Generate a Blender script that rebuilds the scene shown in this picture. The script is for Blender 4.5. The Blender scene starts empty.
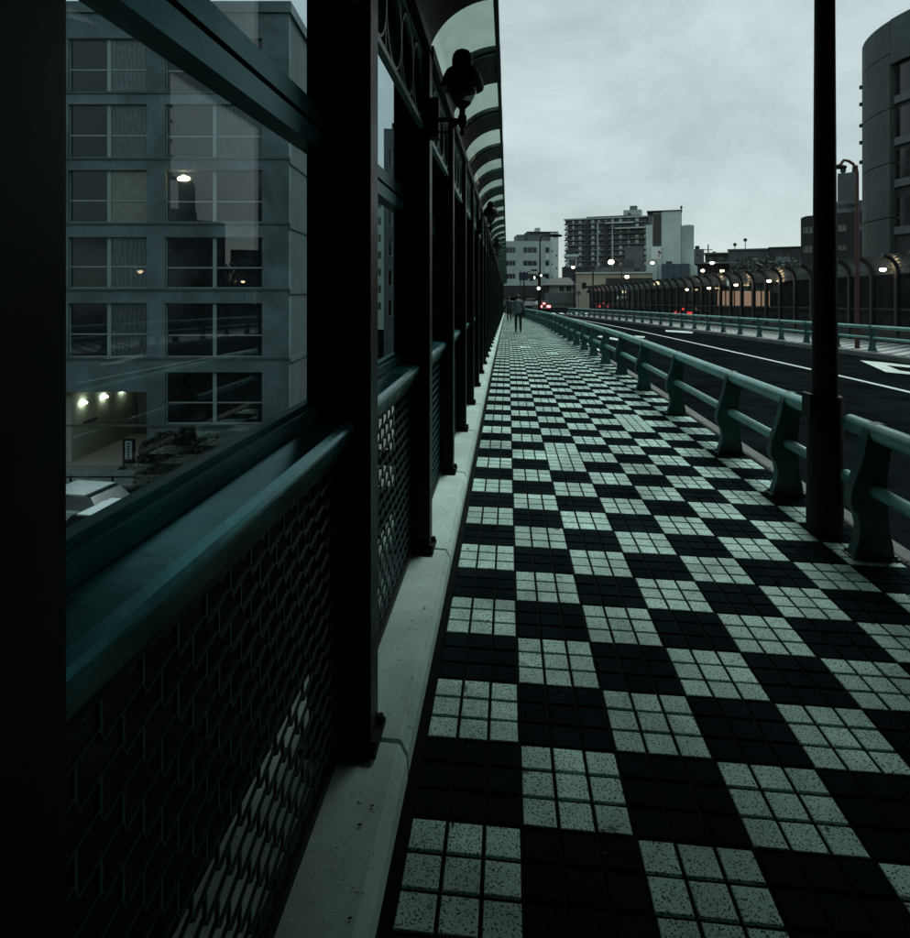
import bpy, bmesh, math, random
from math import sin, cos, pi, radians, floor
from mathutils import Vector, Matrix
random.seed(7)
scene = bpy.context.scene
COL = scene.collection
# ------------------------------------------------------------------ camera
FPX, TH, CAMH = 607.8, 0.0864, 1.638          # focal length in photo pixels, yaw to the left, eye height
cam_d = bpy.data.cameras.new('camera')
cam = bpy.data.objects.new('camera', cam_d); COL.objects.link(cam)
cam.location = (0, 0, CAMH); cam.rotation_euler = (radians(90), 0, TH)
cam_d.sensor_fit = 'HORIZONTAL'; cam_d.sensor_width = 36; cam_d.lens = FPX / 910 * 36
cam_d.shift_y = -(469 - 290) / 910
cam_d.clip_start = 0.02; cam_d.clip_end = 6000
scene.camera = cam
# ------------------------------------------------------------------ sky and light
SUN_EL, SUN_AZ = 50, 26                        # degrees; azimuth from +Y towards +X
world = bpy.data.worlds.new('World'); scene.world = world; world.use_nodes = True
nt = world.node_tree; N = nt.nodes; L = nt.links; N.clear()
wo = N.new('ShaderNodeOutputWorld')
sky = N.new('ShaderNodeTexSky'); sky.sky_type = 'NISHITA'; sky.sun_disc = False
sky.sun_elevation = radians(SUN_EL); sky.sun_rotation = radians(SUN_AZ)
b1 = N.new('ShaderNodeBackground'); b1.inputs['Strength'].default_value = 0.05
L.new(sky.outputs[0], b1.inputs['Color'])
tc = N.new('ShaderNodeTexCoord')
mp = N.new('ShaderNodeMapping'); mp.inputs['Scale'].default_value = (1, 1, 1.7)
L.new(tc.outputs['Generated'], mp.inputs['Vector'])
n1 = N.new('ShaderNodeTexNoise'); n1.inputs['Scale'].default_value = 3.4; n1.inputs['Detail'].default_value = 8
n1.inputs['Roughness'].default_value = 0.66; n1.inputs['Distortion'].default_value = 0.35
L.new(mp.outputs[0], n1.inputs['Vector'])
cr = N.new('ShaderNodeValToRGB')
cr.color_ramp.elements[0].position = 0.30; cr.color_ramp.elements[0].color = (0.46, 0.56, 0.56, 1)
cr.color_ramp.elements[1].position = 0.72; cr.color_ramp.elements[1].color = (0.73, 0.86, 0.86, 1)
L.new(n1.outputs['Fac'], cr.inputs['Fac'])
b2 = N.new('ShaderNodeBackground'); b2.inputs['Strength'].default_value = 0.62
L.new(cr.outputs['Color'], b2.inputs['Color'])
mx = N.new('ShaderNodeMixShader'); mx.inputs[0].default_value = 0.84
L.new(b1.outputs[0], mx.inputs[1]); L.new(b2.outputs[0], mx.inputs[2]); L.new(mx.outputs[0], wo.inputs['Surface'])
sun_d = bpy.data.lights.new('sun', 'SUN'); sun_d.energy = 1.5; sun_d.angle = radians(22); sun_d.color = (0.90, 1.0, 0.97)
sun = bpy.data.objects.new('sun', sun_d); COL.objects.link(sun)
sv = Vector((sin(radians(SUN_AZ)) * cos(radians(SUN_EL)), cos(radians(SUN_AZ)) * cos(radians(SUN_EL)), sin(radians(SUN_EL))))
sun.rotation_euler = sv.to_track_quat('Z', 'Y').to_euler(); sun.location = sv * 60
vs = scene.view_settings; vs.view_transform = 'Standard'; vs.look = 'None'; vs.exposure = 0.60; vs.gamma = 1.0; vs.use_curve_mapping = False
try: scene.cycles.transparent_max_bounces = 40
except Exception: pass

# ------------------------------------------------------------------ places: photo pixel -> direction, ground profile
FW = Vector((-sin(TH), cos(TH), 0)); RT = Vector((cos(TH), sin(TH), 0))
def lat(px, d): return (px - 455) / FPX * d
def zz(py, d): return CAMH + (290 - py) / FPX * d
def Wd(px, d, z=0.0):
    v = RT * lat(px, d) + FW * d; return Vector((v.x, v.y, z))
def drop(y):                                      # the bridge runs level, then falls gently towards the junction
    if y < 9: return 0.0
    if y < 15: return 0.018 * (y - 9) ** 2 / 12
    return 0.054 + 0.018 * (min(y, 74) - 15)
def slope(y): return 0.0 if y < 9 else (0.003 * (y - 9) if y < 15 else (0.018 if y < 74 else 0))
def bend(y): return 0.0 if y < 25 else -0.0012 * (min(y, 80) - 25) ** 2   # road and guardrail swing left
CROSS = 0.0193
def gz(x, y): return -CROSS * x - drop(y)         # path surface
def far_x(y): return 11.9 - 0.045 * (y - 18) + bend(y)
def roadz(x, y): return gz(min(x, 13), y) - 0.14
PLAT = -1.25                                      # street level beyond the bridge
LOW = -6.45                                        # street level beneath the bridge

# ------------------------------------------------------------------ materials
MATS = {}
def mat(name, col, rough=0.6, metal=0.0, var=0.15, scale=6.0, bump=0.0, bscale=60.0, stain=0.0, spec=0.5, coords='pos', rnd=0.0, speck=0.0, sscale=90.0):
    if name in MATS: return MATS[name]
    m = bpy.data.materials.new(name); m.use_nodes = True
    t = m.node_tree; n = t.nodes; l = t.links
    p = n['Principled BSDF']
    p.inputs['Roughness'].default_value = rough; p.inputs['Metallic'].default_value = metal
    p.inputs['Specular IOR Level'].default_value = spec
    if coords == 'pos':
        g = n.new('ShaderNodeNewGeometry'); src = g.outputs['Position']
    else:
        g = n.new('ShaderNodeTexCoord'); src = g.outputs['Object']
    a = n.new('ShaderNodeTexNoise'); a.inputs['Scale'].default_value = scale; a.inputs['Detail'].default_value = 6
    a.inputs['Roughness'].default_value = 0.6
    l.new(src, a.inputs['Vector'])
    r = n.new('ShaderNodeMapRange'); r.inputs['From Min'].default_value = 0.3; r.inputs['From Max'].default_value = 0.7
    r.inputs['To Min'].default_value = 1 - var; r.inputs['To Max'].default_value = 1 + var
    l.new(a.outputs['Fac'], r.inputs['Value'])
    val = r.outputs[0]
    def mul(v1, v2):
        q = n.new('ShaderNodeMath'); q.operation = 'MULTIPLY'; l.new(v1, q.inputs[0]); l.new(v2, q.inputs[1]); return q.outputs[0]
    if stain:
        b = n.new('ShaderNodeTexNoise'); b.inputs['Scale'].default_value = scale * 0.27; b.inputs['Detail'].default_value = 9
        b.inputs['Roughness'].default_value = 0.7; b.inputs['Distortion'].default_value = 0.6
        l.new(src, b.inputs['Vector'])
        r2 = n.new('ShaderNodeMapRange'); r2.inputs['From Min'].default_value = 0.42; r2.inputs['From Max'].default_value = 0.62
        r2.inputs['To Min'].default_value = 1 - stain; r2.inputs['To Max'].default_value = 1
        l.new(b.outputs['Fac'], r2.inputs['Value']); val = mul(val, r2.outputs[0])
    if speck:
        s = n.new('ShaderNodeTexNoise'); s.inputs['Scale'].default_value = sscale; s.inputs['Detail'].default_value = 2
        l.new(src, s.inputs['Vector'])
        r3 = n.new('ShaderNodeMapRange'); r3.inputs['From Min'].default_value = 0.66; r3.inputs['From Max'].default_value = 0.72
        r3.inputs['To Min'].default_value = 1; r3.inputs['To Max'].default_value = 1 - speck
        l.new(s.outputs['Fac'], r3.inputs['Value']); val = mul(val, r3.outputs[0])
    if rnd:
        o = n.new('ShaderNodeObjectInfo')
        r4 = n.new('ShaderNodeMapRange'); r4.inputs['To Min'].default_value = 1 - rnd; r4.inputs['To Max'].default_value = 1 + rnd
        l.new(o.outputs['Random'], r4.inputs['Value']); val = mul(val, r4.outputs[0])
    v = n.new('ShaderNodeVectorMath'); v.operation = 'SCALE'; v.inputs[0].default_value = col[:3]
    l.new(val, v.inputs['Scale']); l.new(v.outputs[0], p.inputs['Base Color'])
    rr = n.new('ShaderNodeMapRange'); rr.inputs['To Min'].default_value = max(0.04, rough - 0.12); rr.inputs['To Max'].default_value = min(1, rough + 0.12)
    l.new(a.outputs['Fac'], rr.inputs['Value']); l.new(rr.outputs[0], p.inputs['Roughness'])
    if bump:
        c = n.new('ShaderNodeTexNoise'); c.inputs['Scale'].default_value = bscale; c.inputs['Detail'].default_value = 4
        l.new(src, c.inputs['Vector'])
        bp = n.new('ShaderNodeBump'); bp.inputs['Strength'].default_value = bump; bp.inputs['Distance'].default_value = 0.01
        l.new(c.outputs['Fac'], bp.inputs['Height']); l.new(bp.outputs[0], p.inputs['Normal'])
    MATS[name] = m; return m
def emit(name, col, s):
    if name in MATS: return MATS[name]
    m = bpy.data.materials.new(name); m.use_nodes = True
    p = m.node_tree.nodes['Principled BSDF']; p.inputs['Base Color'].default_value = (*col, 1)
    p.inputs['Emission Color'].default_value = (*col, 1); p.inputs['Emission Strength'].default_value = s
    MATS[name] = m; return m
def glass(name, tint=(0.85, 0.93, 0.92), refl=1.0, haze=0.0, rough=0.0, dirt=0.03):
    if name in MATS: return MATS[name]
    m = bpy.data.materials.new(name); m.use_nodes = True
    t = m.node_tree; n = t.nodes; l = t.links; n.clear()
    out = n.new('ShaderNodeOutputMaterial'); tr = n.new('ShaderNodeBsdfTransparent'); tr.inputs['Color'].default_value = (*tint, 1)
    gl = n.new('ShaderNodeBsdfGlossy'); gl.inputs['Roughness'].default_value = rough
    fr = n.new('ShaderNodeFresnel'); bf = n.new('ShaderNodeNewGeometry'); im = n.new('ShaderNodeMapRange')   # same reflection from either side of the pane
    im.inputs['To Min'].default_value = 1.5; im.inputs['To Max'].default_value = 1 / 1.5; l.new(bf.outputs['Backfacing'], im.inputs['Value']); l.new(im.outputs[0], fr.inputs['IOR'])
    q = n.new('ShaderNodeMath'); q.operation = 'MULTIPLY'; q.inputs[1].default_value = refl; q.use_clamp = True; l.new(fr.outputs[0], q.inputs[0])
    mxs = n.new('ShaderNodeMixShader'); l.new(q.outputs[0], mxs.inputs[0]); l.new(tr.outputs[0], mxs.inputs[1]); l.new(gl.outputs[0], mxs.inputs[2])
    df = n.new('ShaderNodeBsdfDiffuse'); df.inputs['Color'].default_value = (0.5, 0.55, 0.54, 1)
    g = n.new('ShaderNodeNewGeometry'); a = n.new('ShaderNodeTexNoise'); a.inputs['Scale'].default_value = 5; a.inputs['Detail'].default_value = 8
    l.new(g.outputs['Position'], a.inputs['Vector'])
    r = n.new('ShaderNodeMapRange'); r.inputs['From Min'].default_value = 0.35; r.inputs['From Max'].default_value = 0.75
    r.inputs['To Min'].default_value = haze; r.inputs['To Max'].default_value = haze + dirt
    l.new(a.outputs['Fac'], r.inputs['Value'])
    mx2 = n.new('ShaderNodeMixShader'); l.new(r.outputs[0], mx2.inputs[0]); l.new(mxs.outputs[0], mx2.inputs[1]); l.new(df.outputs[0], mx2.inputs[2])
    l.new(mx2.outputs[0], out.inputs['Surface'])
    MATS[name] = m; return m
def terrazzo(name, base, chip, dark):
    m = bpy.data.materials.new(name); m.use_nodes = True
    t = m.node_tree; n = t.nodes; l = t.links; p = n['Principled BSDF']
    g = n.new('ShaderNodeNewGeometry'); src = g.outputs['Position']
    vo = n.new('ShaderNodeTexVoronoi'); vo.inputs['Scale'].default_value = 150; vo.inputs['Randomness'].default_value = 1
    l.new(src, vo.inputs['Vector'])
    nz = n.new('ShaderNodeTexNoise'); nz.inputs['Scale'].default_value = 170; nz.inputs['Detail'].default_value = 3; l.new(src, nz.inputs['Vector'])
    ad = n.new('ShaderNodeMath'); ad.operation = 'ADD'; l.new(nz.outputs['Fac'], ad.inputs[0])
    sc = n.new('ShaderNodeMath'); sc.operation = 'MULTIPLY'; sc.inputs[1].default_value = 0.45
    l.new(vo.outputs['Distance'], sc.inputs[0]); l.new(sc.outputs[0], ad.inputs[1])
    r = n.new('ShaderNodeValToRGB'); e = r.color_ramp.elements
    e[0].position = 0.575; e[0].color = (*chip, 1); e[1].position = 0.68; e[1].color = (*base, 1)
    l.new(ad.outputs[0], r.inputs['Fac'])
    big = n.new('ShaderNodeTexNoise'); big.inputs['Scale'].default_value = 1.3; big.inputs['Detail'].default_value = 8; big.inputs['Roughness'].default_value = 0.65
    l.new(src, big.inputs['Vector'])
    r2 = n.new('ShaderNodeMapRange'); r2.inputs['From Min'].default_value = 0.3; r2.inputs['From Max'].default_value = 0.66
    r2.inputs['To Min'].default_value = 0.42; r2.inputs['To Max'].default_value = 1.12; l.new(big.outputs['Fac'], r2.inputs['Value'])
    isl = n.new('ShaderNodeMapRange'); isl.inputs['To Min'].default_value = 0.82; isl.inputs['To Max'].default_value = 1.12
    oi = n.new('ShaderNodeObjectInfo'); ra = n.new('ShaderNodeMath'); ra.operation = 'ADD'
    l.new(g.outputs['Random Per Island'], ra.inputs[0]); l.new(oi.outputs['Random'], ra.inputs[1])
    fr = n.new('ShaderNodeMath'); fr.operation = 'FRACT'; l.new(ra.outputs[0], fr.inputs[0]); l.new(fr.outputs[0], isl.inputs['Value'])
    mu = n.new('ShaderNodeMath'); mu.operation = 'MULTIPLY'; l.new(r2.outputs[0], mu.inputs[0]); l.new(isl.outputs[0], mu.inputs[1])
    gum = n.new('ShaderNodeTexNoise'); gum.inputs['Scale'].default_value = 7.5; gum.inputs['Detail'].default_value = 3; l.new(src, gum.inputs['Vector'])
    r3 = n.new('ShaderNodeMapRange'); r3.inputs['From Min'].default_value = 0.675; r3.inputs['From Max'].default_value = 0.71
    r3.inputs['To Min'].default_value = 1; r3.inputs['To Max'].default_value = 0.25; l.new(gum.outputs['Fac'], r3.inputs['Value'])
    m2 = n.new('ShaderNodeMath'); m2.operation = 'MULTIPLY'; l.new(mu.outputs[0], m2.inputs[0]); l.new(r3.outputs[0], m2.inputs[1])
    v = n.new('ShaderNodeVectorMath'); v.operation = 'SCALE'; l.new(r.outputs['Color'], v.inputs[0]); l.new(m2.outputs[0], v.inputs['Scale'])
    l.new(v.outputs[0], p.inputs['Base Color'])
    p.inputs['Roughness'].default_value = 0.75 if not dark else 0.7
    p.inputs['Specular IOR Level'].default_value = 0.2 if not dark else 0.0
    bp = n.new('ShaderNodeBump'); bp.inputs['Strength'].default_value = 0.35; bp.inputs['Distance'].default_value = 0.003
    l.new(ad.outputs[0], bp.inputs['Height']); l.new(bp.outputs[0], p.inputs['Normal'])
    return m
M_TILE_W = terrazzo('pale_terrazzo', (0.53, 0.785, 0.695), (0.02, 0.037, 0.039), False)
M_TILE_D = terrazzo('black_terrazzo', (0.010, 0.0175, 0.021), (0.004, 0.007, 0.009), True)
M_GROUT = mat('grout', (0.004, 0.006, 0.007), 0.95, spec=0.05, var=0.4, scale=9)
M_KERB = mat('pale_concrete', (0.47, 0.65, 0.58), 0.8, var=0.10, scale=5, bump=0.25, bscale=160, stain=0.22, speck=0.55, sscale=42, rnd=0.06)
M_KERB2 = mat('road_kerb_concrete', (0.16, 0.18, 0.18), 0.85, var=0.2, scale=5, bump=0.2, stain=0.4)
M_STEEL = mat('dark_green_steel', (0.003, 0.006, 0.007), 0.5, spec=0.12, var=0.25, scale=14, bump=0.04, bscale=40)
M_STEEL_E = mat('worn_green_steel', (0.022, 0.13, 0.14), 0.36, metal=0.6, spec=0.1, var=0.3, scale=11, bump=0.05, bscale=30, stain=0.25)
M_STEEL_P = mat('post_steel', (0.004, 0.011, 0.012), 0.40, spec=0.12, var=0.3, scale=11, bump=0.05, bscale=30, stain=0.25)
M_RAILTOP = mat('handrail_teal', (0.036, 0.205, 0.21), 0.24, metal=0.65, var=0.2, scale=11, bump=0.04, bscale=30, stain=0.3, spec=0.22)
M_FRET = mat('fretwork_steel', (0.13, 0.24, 0.23), 0.4, var=0.2, scale=11)
M_MESH = mat('mesh_steel', (0.026, 0.08, 0.084), 0.4, spec=0.15, var=0.3, scale=20)
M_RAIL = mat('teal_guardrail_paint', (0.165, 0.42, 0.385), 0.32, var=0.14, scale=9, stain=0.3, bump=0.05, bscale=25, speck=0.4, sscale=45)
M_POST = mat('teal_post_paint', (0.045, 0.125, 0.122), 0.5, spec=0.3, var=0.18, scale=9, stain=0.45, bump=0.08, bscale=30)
M_BLACK = mat('black_pole_paint', (0.005, 0.006, 0.007), 0.6, var=0.3, scale=10, bump=0.05, spec=0.2)
M_ASPH = mat('asphalt', (0.0085, 0.012, 0.013), 0.95, spec=0.0, var=0.4, scale=1.6, bump=0.5, bscale=120, stain=0.35)
M_WHITE = mat('road_paint', (0.56, 0.66, 0.62), 0.7, var=0.12, scale=9, stain=0.25, speck=0.5, sscale=30)
M_GLASS = glass('window_glass', (0.86, 0.94, 0.95), 0.5, 0.0, dirt=0.02)
M_CANOPY = glass('canopy_sheet', (0.72, 0.80, 0.74), 0.5, 0.06, 0.15, dirt=0.08)
M_DPANE = mat('dark_pane', (0.012, 0.016, 0.018), 0.12, var=0.5, scale=0.7, rnd=0.5)
M_CURT = mat('curtained_pane', (0.11, 0.135, 0.14), 0.25, var=0.3, scale=2.5, rnd=0.35)
def fold_shading(m, sc):  # light and dark bands painted on flat panes as curtain fold shading
    t = m.node_tree; n = t.nodes; l = t.links; p = n['Principled BSDF']; src = p.inputs['Base Color'].links[0].from_socket
    tc_ = n.new('ShaderNodeTexCoord'); w = n.new('ShaderNodeTexWave'); w.wave_type = 'BANDS'; w.bands_direction = 'X'
    w.inputs['Scale'].default_value = sc; w.inputs['Distortion'].default_value = 9.0; w.inputs['Detail'].default_value = 2; w.inputs['Detail Scale'].default_value = 0.6
    l.new(tc_.outputs['Object'], w.inputs['Vector']); r = n.new('ShaderNodeMapRange'); r.inputs['To Min'].default_value = 0.62; r.inputs['To Max'].default_value = 1.1
    l.new(w.outputs['Fac'], r.inputs['Value']); v = n.new('ShaderNodeVectorMath'); v.operation = 'SCALE'; l.new(src, v.inputs[0]); l.new(r.outputs[0], v.inputs['Scale']); l.new(v.outputs[0], p.inputs['Base Color'])
fold_shading(M_CURT, 1.6)
M_CURT2 = mat('cream_blind_pane', (0.20, 0.20, 0.155), 0.25, var=0.2, scale=2.5, rnd=0.2)
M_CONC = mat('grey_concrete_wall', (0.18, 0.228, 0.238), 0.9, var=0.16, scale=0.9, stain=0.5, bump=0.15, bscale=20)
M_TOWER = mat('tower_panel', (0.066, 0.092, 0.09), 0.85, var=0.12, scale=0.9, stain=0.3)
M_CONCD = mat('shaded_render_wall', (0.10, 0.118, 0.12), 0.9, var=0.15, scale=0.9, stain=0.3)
M_PALE = mat('pale_render_wall', (0.42, 0.515, 0.49), 0.9, var=0.08, scale=0.5, stain=0.2)
M_PALE2 = mat('white_render_wall', (0.56, 0.67, 0.64), 0.9, var=0.06, scale=0.5, stain=0.15)
M_CREAM = mat('cream_render_wall', (0.46, 0.46, 0.36), 0.9, var=0.08, scale=0.5, stain=0.2)
M_GREY = mat('mid_grey_wall', (0.14, 0.165, 0.168), 0.9, var=0.12, scale=0.6, stain=0.3)
M_DARK = mat('dark_wall', (0.035, 0.042, 0.044), 0.85, var=0.25, scale=0.8)
M_SLATE = mat('blue_grey_cladding', (0.055, 0.085, 0.105), 0.6, var=0.15, scale=0.8)
M_ROOF = mat('roof_tiles', (0.03, 0.034, 0.036), 0.8, var=0.3, scale=3)
M_FRAME = mat('alu_frame', (0.30, 0.34, 0.335), 0.5, var=0.1)
M_BROWN = mat('rust_brown_pole', (0.07, 0.027, 0.019), 0.6, var=0.25, scale=4)
M_SHRUB = mat('dark_foliage', (0.018, 0.030, 0.020), 0.8, var=0.5, scale=3, rnd=0.3)
M_LEAF = mat('grey_green_foliage', (0.045, 0.062, 0.05), 0.8, var=0.5, scale=1.2)
M_BARK = mat('bark', (0.03, 0.027, 0.023), 0.9, var=0.3)
M_FENCE = mat('black_fence_steel', (0.012, 0.014, 0.015), 0.5, var=0.3)
M_FPANE = glass('smoked_fence_sheet', (0.30, 0.33, 0.33), 0.4, 0.01, 0.05, dirt=0.02)
M_FTOP = glass('pale_fence_sheet', (0.42, 0.48, 0.48), 1.0, 0.10, 0.2, dirt=0.1)
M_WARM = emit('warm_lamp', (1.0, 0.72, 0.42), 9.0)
M_PORCH = emit('porch_lamp', (0.95, 1.0, 0.8), 12.0)
M_COOL = emit('white_lamp', (0.95, 1.0, 0.85), 9.0)
M_RED = emit('red_tail_lamp', (1.0, 0.05, 0.05), 7.0)
M_PINK = emit('bright_brake_lamp', (1.0, 0.13, 0.12), 5.0)
M_LITWIN = emit('lit_shop_window', (1.0, 0.55, 0.38), 1.8)
M_SIGNLIT = emit('lit_sign', (0.85, 1.0, 0.92), 1.4)

# ------------------------------------------------------------------ mesh helpers
class MB:
    def __init__(s): s.v = []; s.f = []; s.mi = []; s.cur = 0
    def add(s, vs, fs):
        o = len(s.v); s.v += [tuple(p) for p in vs]
        for f in fs: s.f.append([i + o for i in f]); s.mi.append(s.cur)
        return s
    def box(s, x0, x1, y0, y1, z0, z1):
        return s.add([(x0,y0,z0),(x1,y0,z0),(x1,y1,z0),(x0,y1,z0),(x0,y0,z1),(x1,y0,z1),(x1,y1,z1),(x0,y1,z1)],
                     [(3,2,1,0),(4,5,6,7),(0,1,5,4),(1,2,6,5),(2,3,7,6),(3,0,4,7)])
    def prism(s, prof, a0, a1, axis='y'):         # closed profile extruded along an axis; profile (u,w): y->(x,z), x->(y,z), z->(x,y)
        k = len(prof)
        def P(u, w, a): return {'y': (u, a, w), 'x': (a, u, w), 'z': (u, w, a)}[axis]
        vs = [P(u, w, a0) for u, w in prof] + [P(u, w, a1) for u, w in prof]
        fs = [(i, (i + 1) % k, k + (i + 1) % k, k + i) for i in range(k)] + [tuple(range(k - 1, -1, -1)), tuple(range(k, 2 * k))]
        return s.add(vs, fs)
    def tube(s, pts, r, n=10, cap=True):
        pts = [Vector(p) for p in pts]; rs = r if isinstance(r, (list, tuple)) else [r] * len(pts)
        rings = []
        for i, p in enumerate(pts):
            t = (pts[min(i + 1, len(pts) - 1)] - pts[max(i - 1, 0)]).normalized()
            up = Vector((0, 0, 1)) if abs(t.z) < 0.9 else Vector((0, 1, 0))
            a = t.cross(up).normalized(); b = a.cross(t).normalized()
            rings.append([p + (a * cos(2*pi*k/n) + b * sin(2*pi*k/n)) * rs[i] for k in range(n)])
        o = len(s.v); s.v += [tuple(q) for rg in rings for q in rg]
        for i in range(len(pts) - 1):
            for k in range(n):
                s.f.append([o+i*n+k, o+i*n+(k+1)%n, o+(i+1)*n+(k+1)%n, o+(i+1)*n+k]); s.mi.append(s.cur)
        if cap:
            s.f.append([o+k for k in range(n-1,-1,-1)]); s.mi.append(s.cur)
            s.f.append([o+(len(pts)-1)*n+k for k in range(n)]); s.mi.append(s.cur)
        return s
    def lathe(s, prof, n=20, c=(0, 0, 0)):         # (r,z) pairs about z
        o = len(s.v)
        for r, z in prof:
            for k in range(n): s.v.append((c[0]+r*cos(2*pi*k/n), c[1]+r*sin(2*pi*k/n), c[2]+z))
        for i in range(len(prof)-1):
            for k in range(n): s.f.append([o+i*n+k, o+i*n+(k+1)%n, o+(i+1)*n+(k+1)%n, o+(i+1)*n+k]); s.mi.append(s.cur)
        return s
    def mesh(s, name, mats, smooth=False, bevel=0.0):
        me = bpy.data.meshes.new(name); me.from_pydata(s.v, [], s.f)
        for m in (mats if isinstance(mats, (list, tuple)) else [mats]): me.materials.append(m)
        me.polygons.foreach_set('material_index', s.mi)
        if bevel:
            b = bmesh.new(); b.from_mesh(me); bmesh.ops.remove_doubles(b, verts=b.verts, dist=1e-5)
            bmesh.ops.bevel(b, geom=list(b.edges), offset=bevel, segments=2, affect='EDGES', clamp_overlap=True); b.to_mesh(me); b.free()
        if smooth:
            me.polygons.foreach_set('use_smooth', [True] * len(me.polygons))
            try: me.set_sharp_from_angle(angle=radians(40))
            except Exception: pass
        me.update(); return me
    def build(s, name, mats, parent=None, loc=(0, 0, 0), rot=(0, 0, 0), smooth=False, bevel=0.0):
        return put(name, s.mesh(name, mats, smooth, bevel), parent, loc, rot)
def put(name, me, parent=None, loc=(0, 0, 0), rot=(0, 0, 0)):
    o = bpy.data.objects.new(name, me); COL.objects.link(o); o.parent = parent; o.location = loc; o.rotation_euler = rot
    return o
def tag(o, label, cat, group=None):
    o['label'] = label; o['category'] = cat
    if group: o['group'] = group
    return o
def thing(name, label, cat, loc=(0, 0, 0), rotz=0.0, group=None):
    return tag(put(name, None, None, loc, (0, 0, rotz)), label, cat, group)
def struct(o): o['kind'] = 'structure'; return o
def stuff(o): o['kind'] = 'stuff'; return o
def copy_tree(src, parent=None):
    c = src.copy(); COL.objects.link(c); c.parent = parent
    for k, v in list(src.items()):
        c[k] = v
    for ch in list(src.children): copy_tree(ch, c)
    return c

# ================================================================== SETTING
# low ground under and around the bridge, street level beyond it
g = MB(); g.add([(-900,-300,LOW),(900,-300,LOW),(900,2500,LOW),(-900,2500,LOW)], [(0,1,2,3)])
struct(g.build('ground', mat('dark_ballast', (0.0012, 0.0018, 0.002), 0.95, spec=0.0, var=0.5, scale=0.6, stain=0.5, bump=0.5, bscale=8)))
g = MB(); g.box(-9, 260, 73.5, 700, LOW - 0.5, PLAT)
struct(g.build('upper_street_ground', M_ASPH))

# --- bridge deck body
B0, B1 = -4.0, 73.6
def strip(m, xl, xr, zf, ys, thick=None):
    o = len(m.v)
    for y in ys:
        m.v.append((xl(y), y, zf(xl(y), y))); m.v.append((xr(y), y, zf(xr(y), y)))
    for i in range(len(ys) - 1):
        m.f.append([o+2*i, o+2*i+1, o+2*i+3, o+2*i+2]); m.mi.append(m.cur)
YS = [B0 + i * (B1 - B0) / 60 for i in range(61)]
m = MB(); o0 = None
for i in range(60):
    ya, yb = YS[i], YS[i+1]; za, zb = -drop(ya) - 0.62, -drop(yb) - 0.62
    xr = far_x(ya) + 4.2; xr2 = far_x(yb) + 4.2
    m.add([(-0.79,ya,za),(xr,ya,za),(xr2,yb,zb),(-0.79,yb,zb),(-0.79,ya,za-1.3),(xr,ya,za-1.3),(xr2,yb,zb-1.3),(-0.79,yb,zb-1.3)],
          [(0,1,2,3),(7,6,5,4),(0,3,7,4),(1,5,6,2)])
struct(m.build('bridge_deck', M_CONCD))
EDGE = lambda y: 2.46 + bend(y)
m = MB(); strip(m, lambda y: 2.60 + bend(y), lambda y: far_x(y) - 0.3, roadz, YS)
road = struct(m.build('road', M_ASPH))
# kerb faces and strips beside the road
def kerb_run(name, xa, w, h0, seg, y0, y1, parent_name, matk):
    par = struct(put(parent_name, None, None, (xa(y0), y0, 0)))
    y = y0
    while y < y1:
        yb = min(y + seg - 0.012, y1); xc = xa(y); xd = xa(yb)
        zt, zb = gz(xc, y) + h0, gz(xd, yb) + h0
        q = MB(); bv = 0.02
        q.add([(xc,y,zt-0.4),(xc+w,y,zt-0.4),(xd+w,yb,zb-0.4),(xd,yb,zb-0.4),
               (xc,y,zt-bv),(xc+w,y,zt-bv),(xd+w,yb,zb-bv),(xd,yb,zb-bv),
               (xc+bv,y,zt),(xc+w-bv,y,zt),(xd+w-bv,yb,zb),(xd+bv,yb,zb)],
              [(0,1,5,4),(1,2,6,5),(2,3,7,6),(3,0,4,7),(4,5,9,8),(5,6,10,9),(6,7,11,10),(7,4,8,11),(8,9,10,11)])
        k = q.build('kerb_stone', matk, par, (-par.location.x, -par.location.y, 0)); y += seg
kerb_run('kerb', lambda y: 2.452 + bend(y), 0.15, 0.004, 1.0, -3.0, 73.0, 'roadside_kerb', M_KERB2)
kerb_run('kerb', lambda y: far_x(y) - 0.32, 0.16, 0.02, 2.0, 12.0, 73.0, 'far_roadside_kerb', M_KERB2)
# far pavement: pale tiles seen only as a thin strip
mt = bpy.data.materials.new('far_checker_paving'); mt.use_nodes = True
n_ = mt.node_tree.nodes; l_ = mt.node_tree.links; gg = n_.new('ShaderNodeNewGeometry'); ck = n_.new('ShaderNodeTexChecker')
ck.inputs['Scale'].default_value = 1 / 0.34; ck.inputs['Color1'].default_value = (0.46, 0.52, 0.5, 1); ck.inputs['Color2'].default_value = (0.03, 0.036, 0.04, 1)
mpn = n_.new('ShaderNodeMapping'); mpn.inputs['Scale'].default_value = (1, 1, 0.0); l_.new(gg.outputs['Position'], mpn.inputs['Vector'])
l_.new(mpn.outputs[0], ck.inputs['Vector']); l_.new(ck.outputs['Color'], n_['Principled BSDF'].inputs['Base Color']); n_['Principled BSDF'].inputs['Roughness'].default_value = 0.8
m = MB(); strip(m, lambda y: far_x(y) - 0.155, lambda y: far_x(y) + 3.4, lambda x, y: gz(11, y) + 0.012, YS)
struct(m.build('far_pavement', mt))

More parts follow.
